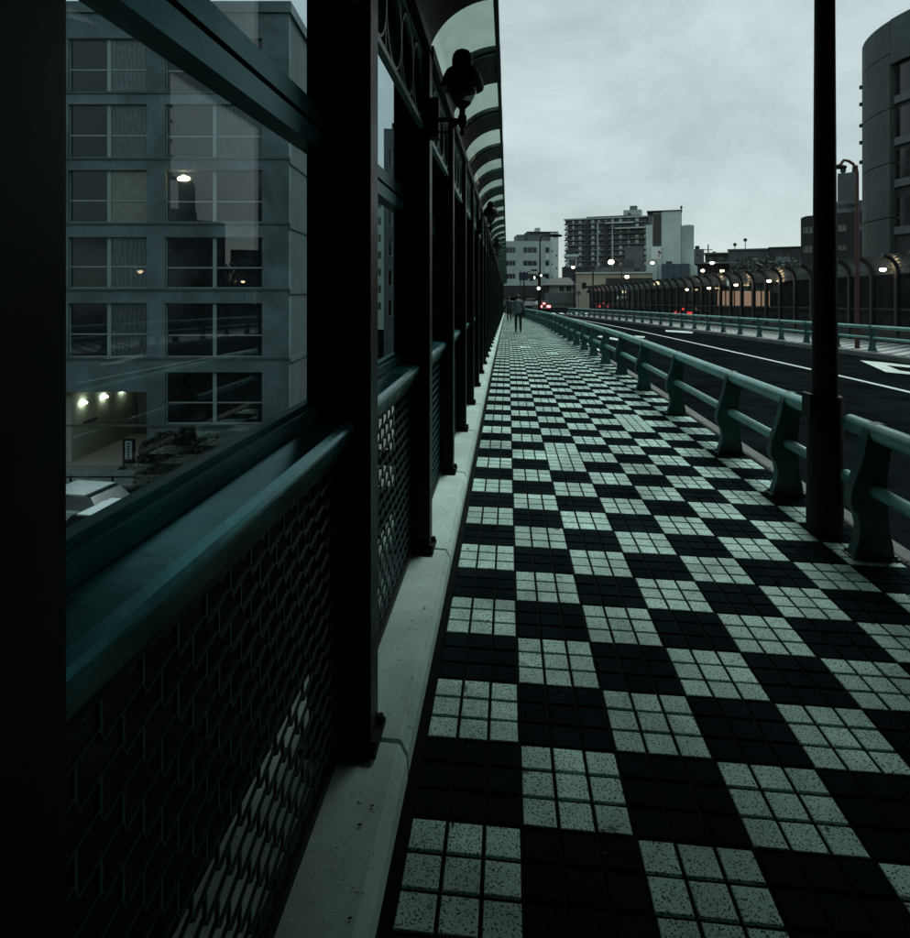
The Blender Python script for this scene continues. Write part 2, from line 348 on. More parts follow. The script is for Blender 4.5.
# --- road markings (sheets 5 mm above the asphalt)
def paint(name, pts):
    q = MB(); q.add([(x, y, roadz(x, y) + 0.006) for x, y in pts], [tuple(range(len(pts)))]); return struct(q.build(name, M_WHITE))
m = MB(); strip(m, lambda y: 7.52 + bend(y) * 1.0, lambda y: 7.67 + bend(y), lambda x, y: roadz(x, y) + 0.006, [6 + i for i in range(67)])
struct(m.build('lane_line', M_WHITE))
m = MB(); strip(m, lambda y: 2.95 + bend(y), lambda y: 3.07 + bend(y), lambda x, y: roadz(x, y) + 0.006, [20 + i for i in range(52)])
struct(m.build('edge_line', M_WHITE))
m = MB(); strip(m, lambda y: 3.55 + bend(y)*1.15 + 0.02*(y-38), lambda y: 3.68 + bend(y)*1.15 + 0.02*(y-38), lambda x, y: roadz(x, y) + 0.007, [38 + i for i in range(34)])
struct(m.build('merge_line', M_WHITE))
def ground_pt(px, py):
    d = 10.0
    for _ in range(60):
        p = Wd(px, d); z = roadz(p.x, p.y); d += ((CAMH - z) * FPX / (py - 290) - d) * 0.5
    p = Wd(px, d); return (p.x, p.y)
ar = [(860,360.5),(883,362.5),(911,365.6),(911,367.8),(886,365.4),(900,370.8),(911,372.4),(911,374.6),(886,372.2)]
q = MB(); pts = [ground_pt(*p) for p in ar]
q.add([(x, y, roadz(x, y) + 0.006) for x, y in pts], [(0,1,4),(0,4,8),(4,5,8),(5,6,7,8),(1,2,3,4)])
struct(q.build('lane_arrow', M_WHITE))
paint('lane_mark', [ground_pt(665.5,330.0), ground_pt(692.8,331.4), ground_pt(692.8,333.4), ground_pt(665.5,331.6)])
paint('lane_dash', [ground_pt(600,335.6), ground_pt(618,338.6), ground_pt(618,340.6), ground_pt(597,336.8)])
paint('lane_dash', [ground_pt(634,335.6), ground_pt(645,336.4), ground_pt(644,338), ground_pt(637,337.3)])
for i in range(11):                                # zebra crossing at the junction
    x0 = 3.1 + i * 0.98 - 2.6
    q = MB(); q.add([(x0,74.2,PLAT+0.006),(x0+0.5,74.2,PLAT+0.006),(x0+0.5,77.6,PLAT+0.006),(x0,77.6,PLAT+0.006)], [(0,1,2,3)])
    struct(q.build('crossing_stripe', M_WHITE))

# --- the tiled footpath
BLK = 0.34; TP = BLK / 3; TX0 = -0.297; TY0 = 1.867
m = MB(); strip(m, lambda y: -0.40, lambda y: 2.46 + bend(y), lambda x, y: gz(x, y) - 0.0085, [B0 + i * (B1 - B0) / 150 for i in range(151)])
pave = struct(m.build('pavement', M_GROUT))
def tile_geo(m, cx, cy, z, tx=0, ty=0, hs=None):
    h = hs or (TP - 0.0125) / 2; hi = h - 0.0028
    def P(x, y, w): return (cx + x, cy + y, z + w - CROSS * x + tx * x + ty * y - slope(cy) * y)
    m.add([P(-h,-h,-0.02),P(h,-h,-0.02),P(h,h,-0.02),P(-h,h,-0.02),P(-h,-h,-0.0022),P(h,-h,-0.0022),P(h,h,-0.0022),P(-h,h,-0.0022),
           P(-hi,-hi,0),P(hi,-hi,0),P(hi,hi,0),P(-hi,hi,0)],
          [(0,1,5,4),(1,2,6,5),(2,3,7,6),(3,0,4,7),(4,5,9,8),(5,6,10,9),(6,7,11,10),(7,4,8,11),(8,9,10,11)])
tw = MB(); tile_geo(tw, 0, 0, 0); tile_w = tw.mesh('tile', M_TILE_W)
td = MB(); tile_geo(td, 0, 0, 0); tile_d = td.mesh('tile', M_TILE_D)
EXTRA = {(2, 12), (2, 31), (6, 21), (5, 17), (2, 50), (4, 44)}
near, rest = [], MB()
for j in range(-40, int((B1 - TY0) / TP)):
    y = TY0 + (j + 0.5) * TP
    for i in range(0, 25):
        x = TX0 + (i + 0.5) * TP
        if x + TP / 2 > EDGE(y): continue
        c, r = i // 3, j // 3
        white = (c + r) % 2 == 1 or (c, r) in EXTRA
        v = Vector((x, y, 0)); d = v.dot(FW)
        vis = False
        if d > 0.5:
            px = 455 + FPX * v.dot(RT) / d; py = 290 + FPX * CAMH / d
            vis = px < 925 and py < 935
        near.append((y if vis else 1e6 + y, x, y, white))
near.sort(key=lambda q: q[0])
for k, (_, x, y, w) in enumerate(near):
    zt = gz(x, y) + random.uniform(-0.0012, 0.0012); tx, ty = random.uniform(-.008, .008), random.uniform(-.008, .008)
    if k < 300:
        put('tile', tile_w if w else tile_d, pave, (x, y, zt), (ty, -tx, random.uniform(-.006, .006)))
    else:
        rest.cur = 0 if w else 1; tile_geo(rest, x, y, zt, tx, ty)
stuff(rest.build('tile_field', [M_TILE_W, M_TILE_D], pave))

# --- pale kerb that carries the glazed screen
PITCH = 1.525; P0 = 2.03; NB = 44
def post_y(k): return 0.53 if k == -1 else P0 + PITCH * k
kerb = struct(put('screen_kerb', None, None, (-0.33, 0, 0)))
kp = [(-0.334,-0.3),(-0.334,0.012),(-0.337,0.065),(-0.360,0.108),(-0.366,0.112),(-0.66,0.125),(-0.70,0.125),(-0.72,0.11),(-0.72,-0.3)]
kb = MB(); kb.prism(kp, -PITCH/2 + 0.011, PITCH/2 - 0.011, 'y'); kerb_me = kb.mesh('kerb_stone', M_KERB)
ko = MB(); ko.prism([(-0.732,-0.3),(-0.732,0.05),(-0.74,0.06),(-0.81,0.06),(-0.822,0.045),(-0.822,-1.5),(-0.77,-1.5)], -PITCH/2+0.01, PITCH/2-0.01, 'y'); out_me = ko.mesh('outer_ledge', M_KERB)
for k in range(-3, NB):
    yc = P0 + PITCH * (k + 0.5); zc = -drop(yc); rx = -slope(yc)
    put('kerb_stone', kerb_me, kerb, (0.33, yc, zc), (rx, 0, 0)); put('outer_ledge', out_me, kerb, (0.33, yc, zc), (rx, 0, 0))

# ================================================================== GLAZED SCREEN (posts, handrail, windows, mesh, fretwork)
scr = thing('glazed_screen', 'long dark green steel and glass windbreak screen along the left of the footpath', 'screen wall', (-0.55, P0, 0.1))
SX, SY, SZ = scr.location
def spart(name, me, x, y, z, rx=0.0, parent=scr): return put(name, me, parent, (x - SX, y - SY, z - SZ), (rx, 0, 0))
pm = MB()                                          # H-section post, local origin at kerb top
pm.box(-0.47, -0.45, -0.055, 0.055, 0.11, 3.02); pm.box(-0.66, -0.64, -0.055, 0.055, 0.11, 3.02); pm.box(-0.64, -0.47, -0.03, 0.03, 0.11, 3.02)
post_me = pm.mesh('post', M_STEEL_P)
bpm = MB(); bpm.box(-0.69, -0.425, -0.10, 0.075, 0.1235, 0.140); bpm.tube([(-0.44,-0.07,0.135),(-0.44,-0.07,0.165)], 0.012, 6); bpm.tube([(-0.44,0.05,0.135),(-0.44,0.05,0.165)], 0.012, 6)
base_me = bpm.mesh('base_plate', M_STEEL)
gm = MB(); gm.box(-0.468, -0.449, -0.02, 0.02, 0.2, 0.24)
def rail_mesh(L):
    a, b = -L/2, L/2; q = MB()
    q.prism([(-0.600,1.155),(-0.600,1.222),(-0.585,1.228),(-0.518,1.214),(-0.505,1.203),(-0.499,1.193),(-0.500,1.184),(-0.530,1.118),(-0.540,1.110)], a, b, 'y')
    return q.mesh('handrail', M_RAILTOP)
def frame_mesh(L):
    a, b = -L/2, L/2; q = MB(); w = 0.035
    q.box(-0.655,-0.602,a,b,1.10,1.2348); q.box(-0.66,-0.605,a,b,1.235,1.268); q.box(-0.655,-0.625,a,b,1.2685,1.283)        # bottom rails
    q.box(-0.66,-0.595,a,b,2.085,2.145); q.box(-0.66,-0.622,a,b,2.1455,2.165); q.box(-0.66,-0.600,a,b,2.1655,2.225); q.box(-0.655,-0.63,a,b,2.2255,2.238)  # transom
    q.box(-0.66,-0.60,a,b,2.95,3.00)                                                 # head
    for y in (a, b - w): q.box(-0.655,-0.615,y+0.001*(y<0),y+w,1.2832,2.0848); q.box(-0.655,-0.615,y,y+w,2.2382,2.9498)
    return q.mesh('window_frame', M_STEEL_E)
def pane_mesh(L, z0, z1):
    q = MB(); q.box(-0.648,-0.642,-L/2+0.03,L/2-0.03,z0,z1); return q.mesh('pane', M_GLASS)
def mesh_mesh(L):                                  # expanded metal: staggered strands with real depth
    q = MB(); P = 0.098; PZ = 0.056; rows = 16; z0 = 0.185; n = int(L / P); y0 = -n*P/2; h = 0.0019
    for r in range(rows + 1):                        # long strands, kinked a little at every bond
        z = z0 + r*PZ; o = len(q.v); pts = []
        for i in range(n + 1):
            u = y0 + i*P; s_ = P*0.5 if r % 2 else 0.0; k = 0.011
            pts += [(u + s_ - P*0.05, z + k), (u + s_ + P*0.05, z - k)]
        for (u, w) in pts: q.v += [(-0.555,u,w+0.002-h),(-0.555,u,w+0.002+h),(-0.565,u,w-0.002+h),(-0.565,u,w-0.002-h)]
        for i in range(len(pts)-1):
            for k in range(4): q.f.append([o+4*i+k, o+4*i+(k+1)%4, o+4*(i+1)+(k+1)%4, o+4*(i+1)+k]); q.mi.append(0)
        if r < rows:                                 # staggered bonds, broad side towards the walker
            for i in range(n + 1):
                u = y0 + i*P + (P*0.5 if r % 2 else 0.0)
                if u < L/2: q.box(-0.564, -0.556, u-0.003, u+0.003, z+0.0035, z+PZ-0.0035)
    return q.mesh('expanded_mesh', M_MESH)
def mframe_mesh(L):
    a, b = -L/2, L/2; q = MB()
    q.box(-0.58,-0.54,a,b,0.135,0.17); q.box(-0.578,-0.542,a,b,1.09,1.112)
    for y in (a, b-0.03): q.box(-0.577,-0.543,y,y+0.03,0.1702,1.0898)
    return q.mesh('mesh_frame', M_STEEL)
def fret_mesh(L):
    a, b = -L/2, L/2; q = MB()
    q.box(-0.515,-0.485,a,b,2.578,2.606); q.box(-0.515,-0.485,a,b,2.995,3.02)
    q.cur = 1; q.box(-0.66,-0.44,a,b,3.0205,3.10); q.cur = 0
    for i in range(5):
        y = a + (b-a)*i/4; y = min(max(y, a+0.008), b-0.008); q.box(-0.507,-0.493,y-0.006,y+0.006,2.6062,2.9948)
    return q.mesh('fretwork', [M_FRET, M_STEEL])
ring_me = MB()
o = 0; n1_, n2_ = 28, 6
for i in range(n1_):
    A = 2*pi*i/n1_
    for k in range(n2_):
        Bq = 2*pi*k/n2_; rr = 0.172 + 0.010*cos(Bq)
        ring_me.v.append((-0.50 + 0.012*sin(Bq), rr*cos(A), 2.80 + rr*1.09*sin(A)))
for i in range(n1_):
    for k in range(n2_):
        ring_me.f.append([i*n2_+k, ((i+1)%n1_)*n2_+k, ((i+1)%n1_)*n2_+(k+1)%n2_, i*n2_+(k+1)%n2_]); ring_me.mi.append(0)
ring_me = ring_me.mesh('ring', M_FRET, smooth=True)
cache = {}
def bayset(L):
    key = round(L, 3)
    if key not in cache:
        cache[key] = dict(rail=rail_mesh(L), frame=frame_mesh(L), lo=pane_mesh(L,1.27,2.10), hi=pane_mesh(L,2.23,2.96), mesh=mesh_mesh(L-0.06), mf=mframe_mesh(L), fret=fret_mesh(L))
    return cache[key]
for k in range(-2, NB):
    y = post_y(k) if k >= -1 else 0.53 - PITCH
    z = -drop(y)
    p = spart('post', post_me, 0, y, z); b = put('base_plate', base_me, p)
    if k == NB - 1: break
    yn = post_y(k + 1) if k >= -1 else 0.53
    L_ = yn - y - 0.111; yc = (y + yn) / 2; zc = -drop(yc); rx = -slope(yc); s = bayset(L_)
    spart('handrail', s['rail'], 0, yc, zc, rx)
    fr = spart('window_frame', s['frame'], 0, yc, zc, rx); put('pane', s['lo'], fr); put('pane', s['hi'], fr)
    mf = spart('mesh_panel', s['mf'], 0, yc, zc, rx); put('expanded_mesh', s['mesh'], mf)
    ft = spart('fretwork', s['fret'], 0, yc, zc, rx)
    for i in range(4):
        put('ring', ring_me, ft, (0, -L_/2 + L_*(i+0.5)/4, 0))

# --- arched canopy over the screen
can = thing('arched_canopy', 'narrow arched canopy of dark bands and pale sheets above the glazed screen', 'canopy', (-0.5, P0, 3.02))
CX, CY, CZ = can.location
ARC = [(-0.055 - 0.445*cos(A), 3.03 + 0.41*sin(A)) for A in [radians(i*90/14) for i in range(15)]]
ARC_B = [(-0.055 + 0.0, ARC[-1][1])]
def arc_shell(y0, y1, t, dz=0.0):
    q = MB(); outer = [(x + (x+0.055)*t/0.445, z + (z-3.03)*t/0.41) for x, z in ARC]
    prof = [(x, z+dz) for x, z in ARC] + [(x, z+dz) for x, z in reversed(outer)]
    k = len(ARC); o = 0
    for yy in (y0, y1):
        for (x, z) in prof: q.v.append((x, yy, z))
    n = len(prof)
    for i in range(n): q.f.append([i, (i+1)%n, n+(i+1)%n, n+i]); q.mi.append(0)
    for i in range(k-1):
        q.f.append([i, n-1-i, n-2-i, i+1]); q.mi.append(0); q.f.append([n+i, n+i+1, 2*n-2-i, 2*n-1-i]); q.mi.append(0)
    return q
band_me = arc_shell(-0.33, 0.33, 0.035).mesh('roof_band', M_STEEL, smooth=True)
rib_me = arc_shell(-0.36, -0.332, 0.06, -0.012).mesh('rib', M_STEEL_E, smooth=True)
sheet_me = arc_shell(-PITCH/2 + 0.334, PITCH/2 - 0.364, 0.008).mesh('roof_sheet', M_CANOPY, smooth=True)
em = MB(); em.box(-0.088, -0.058, -PITCH/2, PITCH/2, 3.405, 3.475); beam_me = em.mesh('edge_beam', M_STEEL)
for k in range(-2, NB):
    y = P0 + PITCH*k - 0.12; z = -drop(y); rx = -slope(y)
    def cpart(name, me, yy): return put(name, me, can, (-CX, yy - CY, z - CZ), (rx, 0, 0))
    bd = cpart('roof_band', band_me, y); put('rib', rib_me, bd)
    cpart('roof_sheet', sheet_me, y + PITCH/2); cpart('edge_beam', beam_me, y + PITCH/2)

# --- bracket lanterns on the screen posts
def lantern(y, label):
    t = thing('bracket_lantern', label, 'wall lamp', (-0.45, y, 2.64 - drop(y)), 0, 'lanterns bracketed to the screen posts')
    q = MB(); q.box(-0.004, 0.05, -0.045, 0.045, -0.11, 0.12); q.tube([(0.04,0,0),(0.10,0,0.0),(0.185,0,-0.01)], 0.014, 8)
    q.tube([(0.04,0,-0.07),(0.10,0,-0.075),(0.16,0,-0.02)], 0.008, 6); q.build('bracket', M_BLACK, t, smooth=True)
    q = MB(); q.lathe([(0.001,-0.10),(0.016,-0.09),(0.010,-0.06),(0.022,-0.045),(0.026,-0.01),(0.026,0.015),(0.018,0.03),(0.018,0.06),(0.05,0.09),(0.054,0.098)], 18, (0.185,0,0)); q.build('stem', M_BLACK, t, smooth=True)
    q = MB(); q.lathe([(0.054,0.099),(0.072,0.13),(0.086,0.17),(0.09,0.19)], 18, (0.185,0,0)); q.build('glass_cup', glass('lantern_glass', (0.30,0.33,0.32), 1.0, 0.05, 0.1), t, smooth=True)
    q = MB(); q.lathe([(0.09,0.185),(0.124,0.176),(0.128,0.186),(0.122,0.215),(0.112,0.25),(0.094,0.285),(0.066,0.305),(0.058,0.312)], 22, (0.185,0,0)); q.build('hood', M_BLACK, t, smooth=True)
    q = MB(); q.lathe([(0.058,0.313),(0.06,0.325),(0.061,0.35),(0.056,0.375),(0.042,0.397),(0.02,0.408),(0.001,0.41)], 18, (0.185,0,0)); q.build('cap', M_BLACK, t, smooth=True)
lantern(P0 + PITCH, 'dark domed lantern on a wall bracket, the large one silhouetted against the sky')
lantern(P0 + 5*PITCH, 'small farther domed lantern high on the screen, second from the viewer')
lantern(P0 + 9*PITCH, 'tiny distant domed lantern on the screen, third from the viewer')

# ================================================================== GUARDRAILS
GX = 2.313
gp = [(0.035,0.845),(-0.02,0.842),(-0.06,0.80),(-0.075,0.74),(-0.092,0.64),(-0.128,0.53),(-0.158,0.44),(-0.170,0.37),(-0.160,0.315),(-0.124,0.262),(-0.110,0.19),(-0.120,0.11),(-0.145,0.04),(-0.15,0.0),
      (0.09,0.0),(0.085,0.08),(0.060,0.18),(0.052,0.30),(0.045,0.42),(0.052,0.55),(0.072,0.68),(0.080,0.78),(0.068,0.83)]
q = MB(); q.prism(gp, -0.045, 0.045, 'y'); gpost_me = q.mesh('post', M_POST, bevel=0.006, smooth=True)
def guardrail(label, ys, ya, yb, xf, zf, flip=False, step=2.0, group='guardrails beside the road'):
    t = thing('guardrail', label, 'guardrail', (xf(ya), ya, zf(ya)), 0, group)
    T = t.location
    for y in ys:
        o = put('post', gpost_me, t, (xf(y)-T.x, y-T.y, zf(y)-T.z), (0, 0, pi if flip else 0))
        put('base_plate', gbase_me, o)
    n = max(2, int((yb-ya)/step)+1)
    for dz, r, nm, dx in ((0.785, 0.058, 'top_pipe', 0.0), (0.43, 0.040, 'lower_pipe', -0.03 if not flip else 0.03)):
        q = MB(); pts = []
        for i in range(n+1):
            y = ya + (yb-ya)*i/n; pts.append((xf(y)+dx-T.x, y-T.y, zf(y)+dz-T.z))
        e0 = Vector(pts[0])+Vector((0,-0.02,0)); e1 = Vector(pts[-1])+Vector((0,0.02,0))
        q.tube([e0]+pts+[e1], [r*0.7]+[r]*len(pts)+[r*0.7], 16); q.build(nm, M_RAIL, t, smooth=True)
    return t
q = MB(); q.box(-0.17, 0.11, -0.07, 0.07, -0.002, 0.012)
for bx_ in (-0.15, 0.09):
    for by_ in (-0.055, 0.055): q.tube([(bx_,by_,0.011),(bx_,by_,0.03)], 0.011, 6)
gbase_me = q.mesh('base_plate', M_POST)
nx = lambda y: GX + bend(y); nz = lambda y: gz(GX, y)
guardrail('teal double-pipe guardrail section nearest the viewer, right of the black pole', [0.05, 2.05, 4.05], -2.5, 4.33, nx, nz)
guardrail('long teal double-pipe guardrail lining the tiled footpath beyond the black pole', [5.22, 6.5] + [8.5 + 2*i for i in range(32)], 4.62, 71.5, nx, nz)
guardrail('far pale-green guardrail on the other side of the road', [13 + 2*i for i in range(30)], 12.4, 71.5, lambda y: far_x(y)+0.1, lambda y: gz(11, y)+0.02, True)

# --- black pole between the guardrail sections
pp = Vector((2.205, 4.45, gz(2.2, 4.45)))
t = thing('utility_pole', 'tall plain black pole standing in the gap of the guardrail', 'pole', pp)
q = MB(); q.lathe([(0.084,0.0),(0.082,1.0),(0.072,2.2),(0.061,4.2),(0.048,8.5),(0.001,8.5)], 24); q.build('shaft', M_BLACK, t, smooth=True)
q = MB(); q.lathe([(0.115,0.0),(0.112,0.93),(0.104,0.945),(0.083,0.946)], 24); q.build('sleeve', M_BLACK, t, smooth=True)
q = MB(); q.box(-0.125,-0.10,-0.06,0.06,0.80,0.96); q.build('clamp', M_BLACK, t)

# ================================================================== FAR-SIDE BARRIER FENCE WITH CURVED TOP
fx = lambda y: far_x(y) + 3.5
fen = thing('barrier_fence', 'long dark barrier fence with curved-over top across the road', 'fence', (fx(20), 20, gz(11,20)))
FT = fen.location
prof = [(0,0.0),(0,2.72)] + [(-0.75+0.75*cos(A), 2.72+0.75*sin(A)) for A in [radians(i*75/6) for i in range(1,7)]]
q = MB(); k = len(prof)
for i,(x,z) in enumerate(prof):
    a = max(0, min(75, (i-1)*12.5)); nxv, nzv = cos(radians(a)), sin(radians(a)); w = 0.085
    q.v += [(x-nxv*w,-0.085,z-nzv*w),(x+nxv*w,-0.085,z+nzv*w),(x+nxv*w,0.085,z+nzv*w),(x-nxv*w,0.085,z-nzv*w)]
for i in range(k-1):
    for s in range(4): q.f.append([4*i+s,4*i+(s+1)%4,4*(i+1)+(s+1)%4,4*(i+1)+s]); q.mi.append(0)
q.f.append([4*(k-1)+s for s in range(4)]); q.mi.append(0)
fpost_me = q.mesh('post', M_FENCE)
FY = [13.0 + 1.5*i for i in range(42)]
for i, y in enumerate(FY):
    zb = gz(11, y); put('post', fpost_me, fen, (fx(y)-FT.x, y-FT.y, zb-FT.z))
    if i == len(FY)-1: break
    yb = FY[i+1]; dx = fx(yb)-fx(y); dz = gz(11,yb)-zb
    q = MB(); th = 0.01
    for j in range(len(prof)-1):
        (xa,za),(xb,zb2) = prof[j], prof[j+1]
        q.cur = 0 if j == 0 else 1
        za = max(za, 0.5) if j == 0 else za
        for off in (0.0,):
            q.add([(xa,0.055,za),(xb,0.055,zb2),(xb+dx,1.445,zb2+dz),(xa+dx,1.445,za+dz),(xa+th,0.055,za+th),(xb+th,0.055,zb2+th),(xb+dx+th,1.445,zb2+dz+th),(xa+dx+th,1.445,za+dz+th)],
                  [(0,1,2,3),(7,6,5,4),(0,4,5,1),(3,2,6,7)])
    q.build('sheet', [M_FPANE, M_FTOP], fen, (fx(y)-FT.x, y-FT.y, zb-FT.z))
    for z0, z1, w_, nm in ((0.42,0.49,0.03,'rail'),(1.3,1.37,0.03,'rail'),(0.0,0.4,0.05,'plinth')):
        q = MB(); q.add([(-w_,0.05,z0),(w_,0.05,z0),(w_+dx,1.45,z0+dz),(-w_+dx,1.45,z0+dz),(-w_,0.05,z1),(w_,0.05,z1),(w_+dx,1.45,z1+dz),(-w_+dx,1.45,z1+dz)],
                        [(3,2,1,0),(4,5,6,7),(0,1,5,4),(1,2,6,5),(2,3,7,6),(3,0,4,7)])
        q.build(nm, M_FENCE, fen, (fx(y)-FT.x, y-FT.y, zb-FT.z))
# lit lamps bracketed along the fence
for i, (px, py, y) in enumerate([(682.5,289.5,46.3),(704,288,42.5),(731.5,285,38.5),(766,281,34.5),(884,269.5,25.3)]):
    ord_ = ['leftmost and smallest', 'second from the left', 'third from the left', 'fourth from the left', 'rightmost and largest, right of the black pole'][i]
    x = fx(y) - 0.25; d = Vector((x,y,0)).dot(FW); z = zz(py, d)
    t = thing('fence_lamp', 'lit warm bracket lamp on the barrier fence, ' + ord_, 'lamp', (x, y, z), 0, 'lamps along the barrier fence')
    s = 0.9
    q = MB(); q.tube([(0.0,0,0.0),(0.12,0,0.015),(0.25,0,0)], 0.022, 6); q.build('arm', M_FENCE, t)
    q = MB(); q.lathe([(0.001,-0.09*s),(0.07*s,-0.075*s),(0.125*s,-0.02*s),(0.13*s,0.02*s),(0.10*s,0.06*s),(0.001,0.075*s)], 14, (-0.1,0,0)); q.build('globe', M_WARM, t, smooth=True)
    q = MB(); q.lathe([(0.001,0.10*s),(0.06*s,0.095*s),(0.11*s,0.07*s),(0.105*s,0.06*s)], 14, (-0.1,0,0)); q.build('cap', M_FENCE, t, smooth=True)
    q = MB(); q.lathe([(0.001,-0.05),(0.055,-0.03),(0.06,0.02),(0.001,0.045)], 10, (0.36,0,0)); q.build('side_globe', M_WARM, t, smooth=True)

# ================================================================== BUILDINGS
def cell_wall(m, x0, x1, z0, z1, opens, y0=0.0, y1=0.3):
    xs = sorted({x0, x1, *[o[0] for o in opens], *[o[1] for o in opens]}); zs = sorted({z0, z1, *[o[2] for o in opens], *[o[3] for o in opens]})
    for j in range(len(zs)-1):
        run = None
        for i in range(len(xs)-1):
            cx, cz = (xs[i]+xs[i+1])/2, (zs[j]+zs[j+1])/2
            hole = any(o[0] < cx < o[1] and o[2] < cz < o[3] for o in opens)
            if hole:
                if run is not None: m.box(run, xs[i], y0, y1, zs[j], zs[j+1]); run = None
            elif run is None: run = xs[i]
        if run is not None: m.box(run, xs[-1], y0, y1, zs[j], zs[j+1])
class Bld:
    """A building whose front lies at distance d; photo pixels on the front plane become local metres."""
    def __init__(s, name, label, cat, pxc, d, base, rot=0.0):
        phi = math.atan((pxc - 455) / FPX) if pxc > 560 else 0.0     # streets on the right turn their fronts to the bridge
        s.k = cos(phi)
        s.d = d; s.pxc = pxc; s.base = base; s.o = thing(name, label, cat, Wd(pxc, d, base), TH + rot - phi)
    def X(s, px): return (px - s.pxc) / FPX * s.d * s.k
    def Z(s, py): return zz(py, s.d) - s.base
    def rect(s, r): return (s.X(r[0]), s.X(r[2]), s.Z(r[3]), s.Z(r[1]))
    def body(s, px0, px1, ytop, depth, mat_, wins=(), y=0.0, name='wall', zb=None, side_wins=()):
        x0, x1, z1 = s.X(px0), s.X(px1), s.Z(ytop); z0 = 0.0 if zb is None else zb
        m = MB(); ops = [s.rect(w) for w in wins]
        cell_wall(m, x0, x1, z0, z1, ops, y, y + 0.3)
        m.box(x0, x1, y + 0.3, y + depth, z0, z1)
        return m.build(name, mat_, s.o)
    def window(s, r, mullions=1, trans=None, panes=(M_DPANE,), y=0.0, fr=0.06, frame=None, depth=0.2, mw=0.04):
        x0, x1, z0, z1 = s.rect(r); m = MB(); yy = y + depth; e = 0.002
        x0 += e; x1 -= e; z0 += e; z1 -= e
        m.box(x0, x1, yy-0.06, yy, z0, z0+fr); m.box(x0, x1, yy-0.06, yy, z1-fr, z1)
        m.box(x0, x0+fr, yy-0.06, yy, z0+fr, z1-fr); m.box(x1-fr, x1, yy-0.06, yy, z0+fr, z1-fr)
        for i in range(mullions):
            x = x0 + (x1-x0)*(i+1)/(mullions+1) if not isinstance(mullions, list) else 0
            m.box(x-mw, x+mw, yy-0.07, yy, z0+fr, z1-fr)
        if trans: z = z0 + (z1-z0)*trans; m.box(x0+fr, x1-fr, yy-0.055, yy, z-max(fr*0.5,0.03), z+max(fr*0.5,0.03))
        w = m.build('window', frame or M_FRAME, s.o)
        n = mullions + 1
        for i in range(n):
            a = x0 + (x1-x0)*i/n; b = x0 + (x1-x0)*(i+1)/n
            q = MB(); q.box(a+0.01, b-0.01, yy-0.03, yy-0.02, z0+0.01, z1-0.01); q.build('pane', panes[i % len(panes)], w)
        return w
    def box(s, name, px0, px1, py0, py1, y0, y1, mat_):
        m = MB(); m.box(s.X(px0), s.X(px1), y0, y1, s.Z(py1), s.Z(py0)); return m.build(name, mat_, s.o)

# --- concrete flats seen through the near window
D = 27.6
b = Bld('concrete_flats', 'grey concrete apartment block seen through the nearest window', 'building', 165, D, LOW)
rows = [(-28,26),(38,91),(104,157),(170,222),(237,288),(303,357),(372,424)]
wl = []
for i,(a,c) in enumerate(rows):
    if i < 6: wl += [(-60,a,2,c), (20,a,50,c), (68,a,147,c)]
    wl.append((165,a,262,c))
body_wins = wl + [(10,392,147,470)]
x0, x1, z1 = b.X(-160), b.X(289), b.Z(13)
m = MB(); cell_wall(m, x0, x1, b.Z(505), z1, [b.rect(w) for w in wl if w[1] > 13] + [b.rect((40,392,147,505))], 0, 0.32)
wb = m.build('wall', M_CONC, b.o)
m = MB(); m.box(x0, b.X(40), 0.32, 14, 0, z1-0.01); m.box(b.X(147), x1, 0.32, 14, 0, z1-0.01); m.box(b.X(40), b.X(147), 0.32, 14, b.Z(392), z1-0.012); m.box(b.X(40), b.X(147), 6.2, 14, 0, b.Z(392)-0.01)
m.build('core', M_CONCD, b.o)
m = MB(); m.box(x0-0.1, x1+0.12, -0.12, 14.1, z1+0.002, z1+0.5); m.build('parapet', M_CONC, b.o)
for i,(a,c) in enumerate(rows):
    if a < 13: continue
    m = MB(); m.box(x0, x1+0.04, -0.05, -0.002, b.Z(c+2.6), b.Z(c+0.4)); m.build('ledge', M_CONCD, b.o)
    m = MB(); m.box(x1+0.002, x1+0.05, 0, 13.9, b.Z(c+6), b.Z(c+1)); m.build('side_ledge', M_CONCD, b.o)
pan = {(2,1):(M_DPANE,M_CURT),(1,1):(M_DPANE,M_CURT),(3,1):(M_DPANE,M_CURT2),(4,1):(M_DPANE,M_CURT),(5,1):(M_DPANE,M_CURT),(2,2):(M_DPANE,M_CURT),(3,2):(M_DPANE,M_DPANE),(4,2):(M_DPANE,M_DPANE)}
for i,(a,c) in enumerate(rows):
    if a < 13: continue
    if i < 6:
        b.window((68,a,147,c), 1, 0.42, pan.get((i,1),(M_DPANE,)), fr=0.035, mw=0.085); b.window((20,a,50,c), 0, 0.42, fr=0.035, mw=0.085); b.window((-60,a,2,c), 1, 0.42, (M_CURT,M_DPANE), fr=0.035, mw=0.085)
    b.window((165,a,262,c), 1, 0.40, pan.get((i,2),(M_DPANE,)), fr=0.035, mw=0.085)
m = MB(); m.tube([(b.X(183)-0.26,0.1,b.Z(178.5)),(b.X(183),0.08,b.Z(177.5)),(b.X(183)+0.24,0.1,b.Z(178))],[0.08,0.14,0.07],10); m.build('lamp_reflection', M_WARM, b.o, smooth=True)  # glowing tube stands in for a warm lamp's reflection on the pane
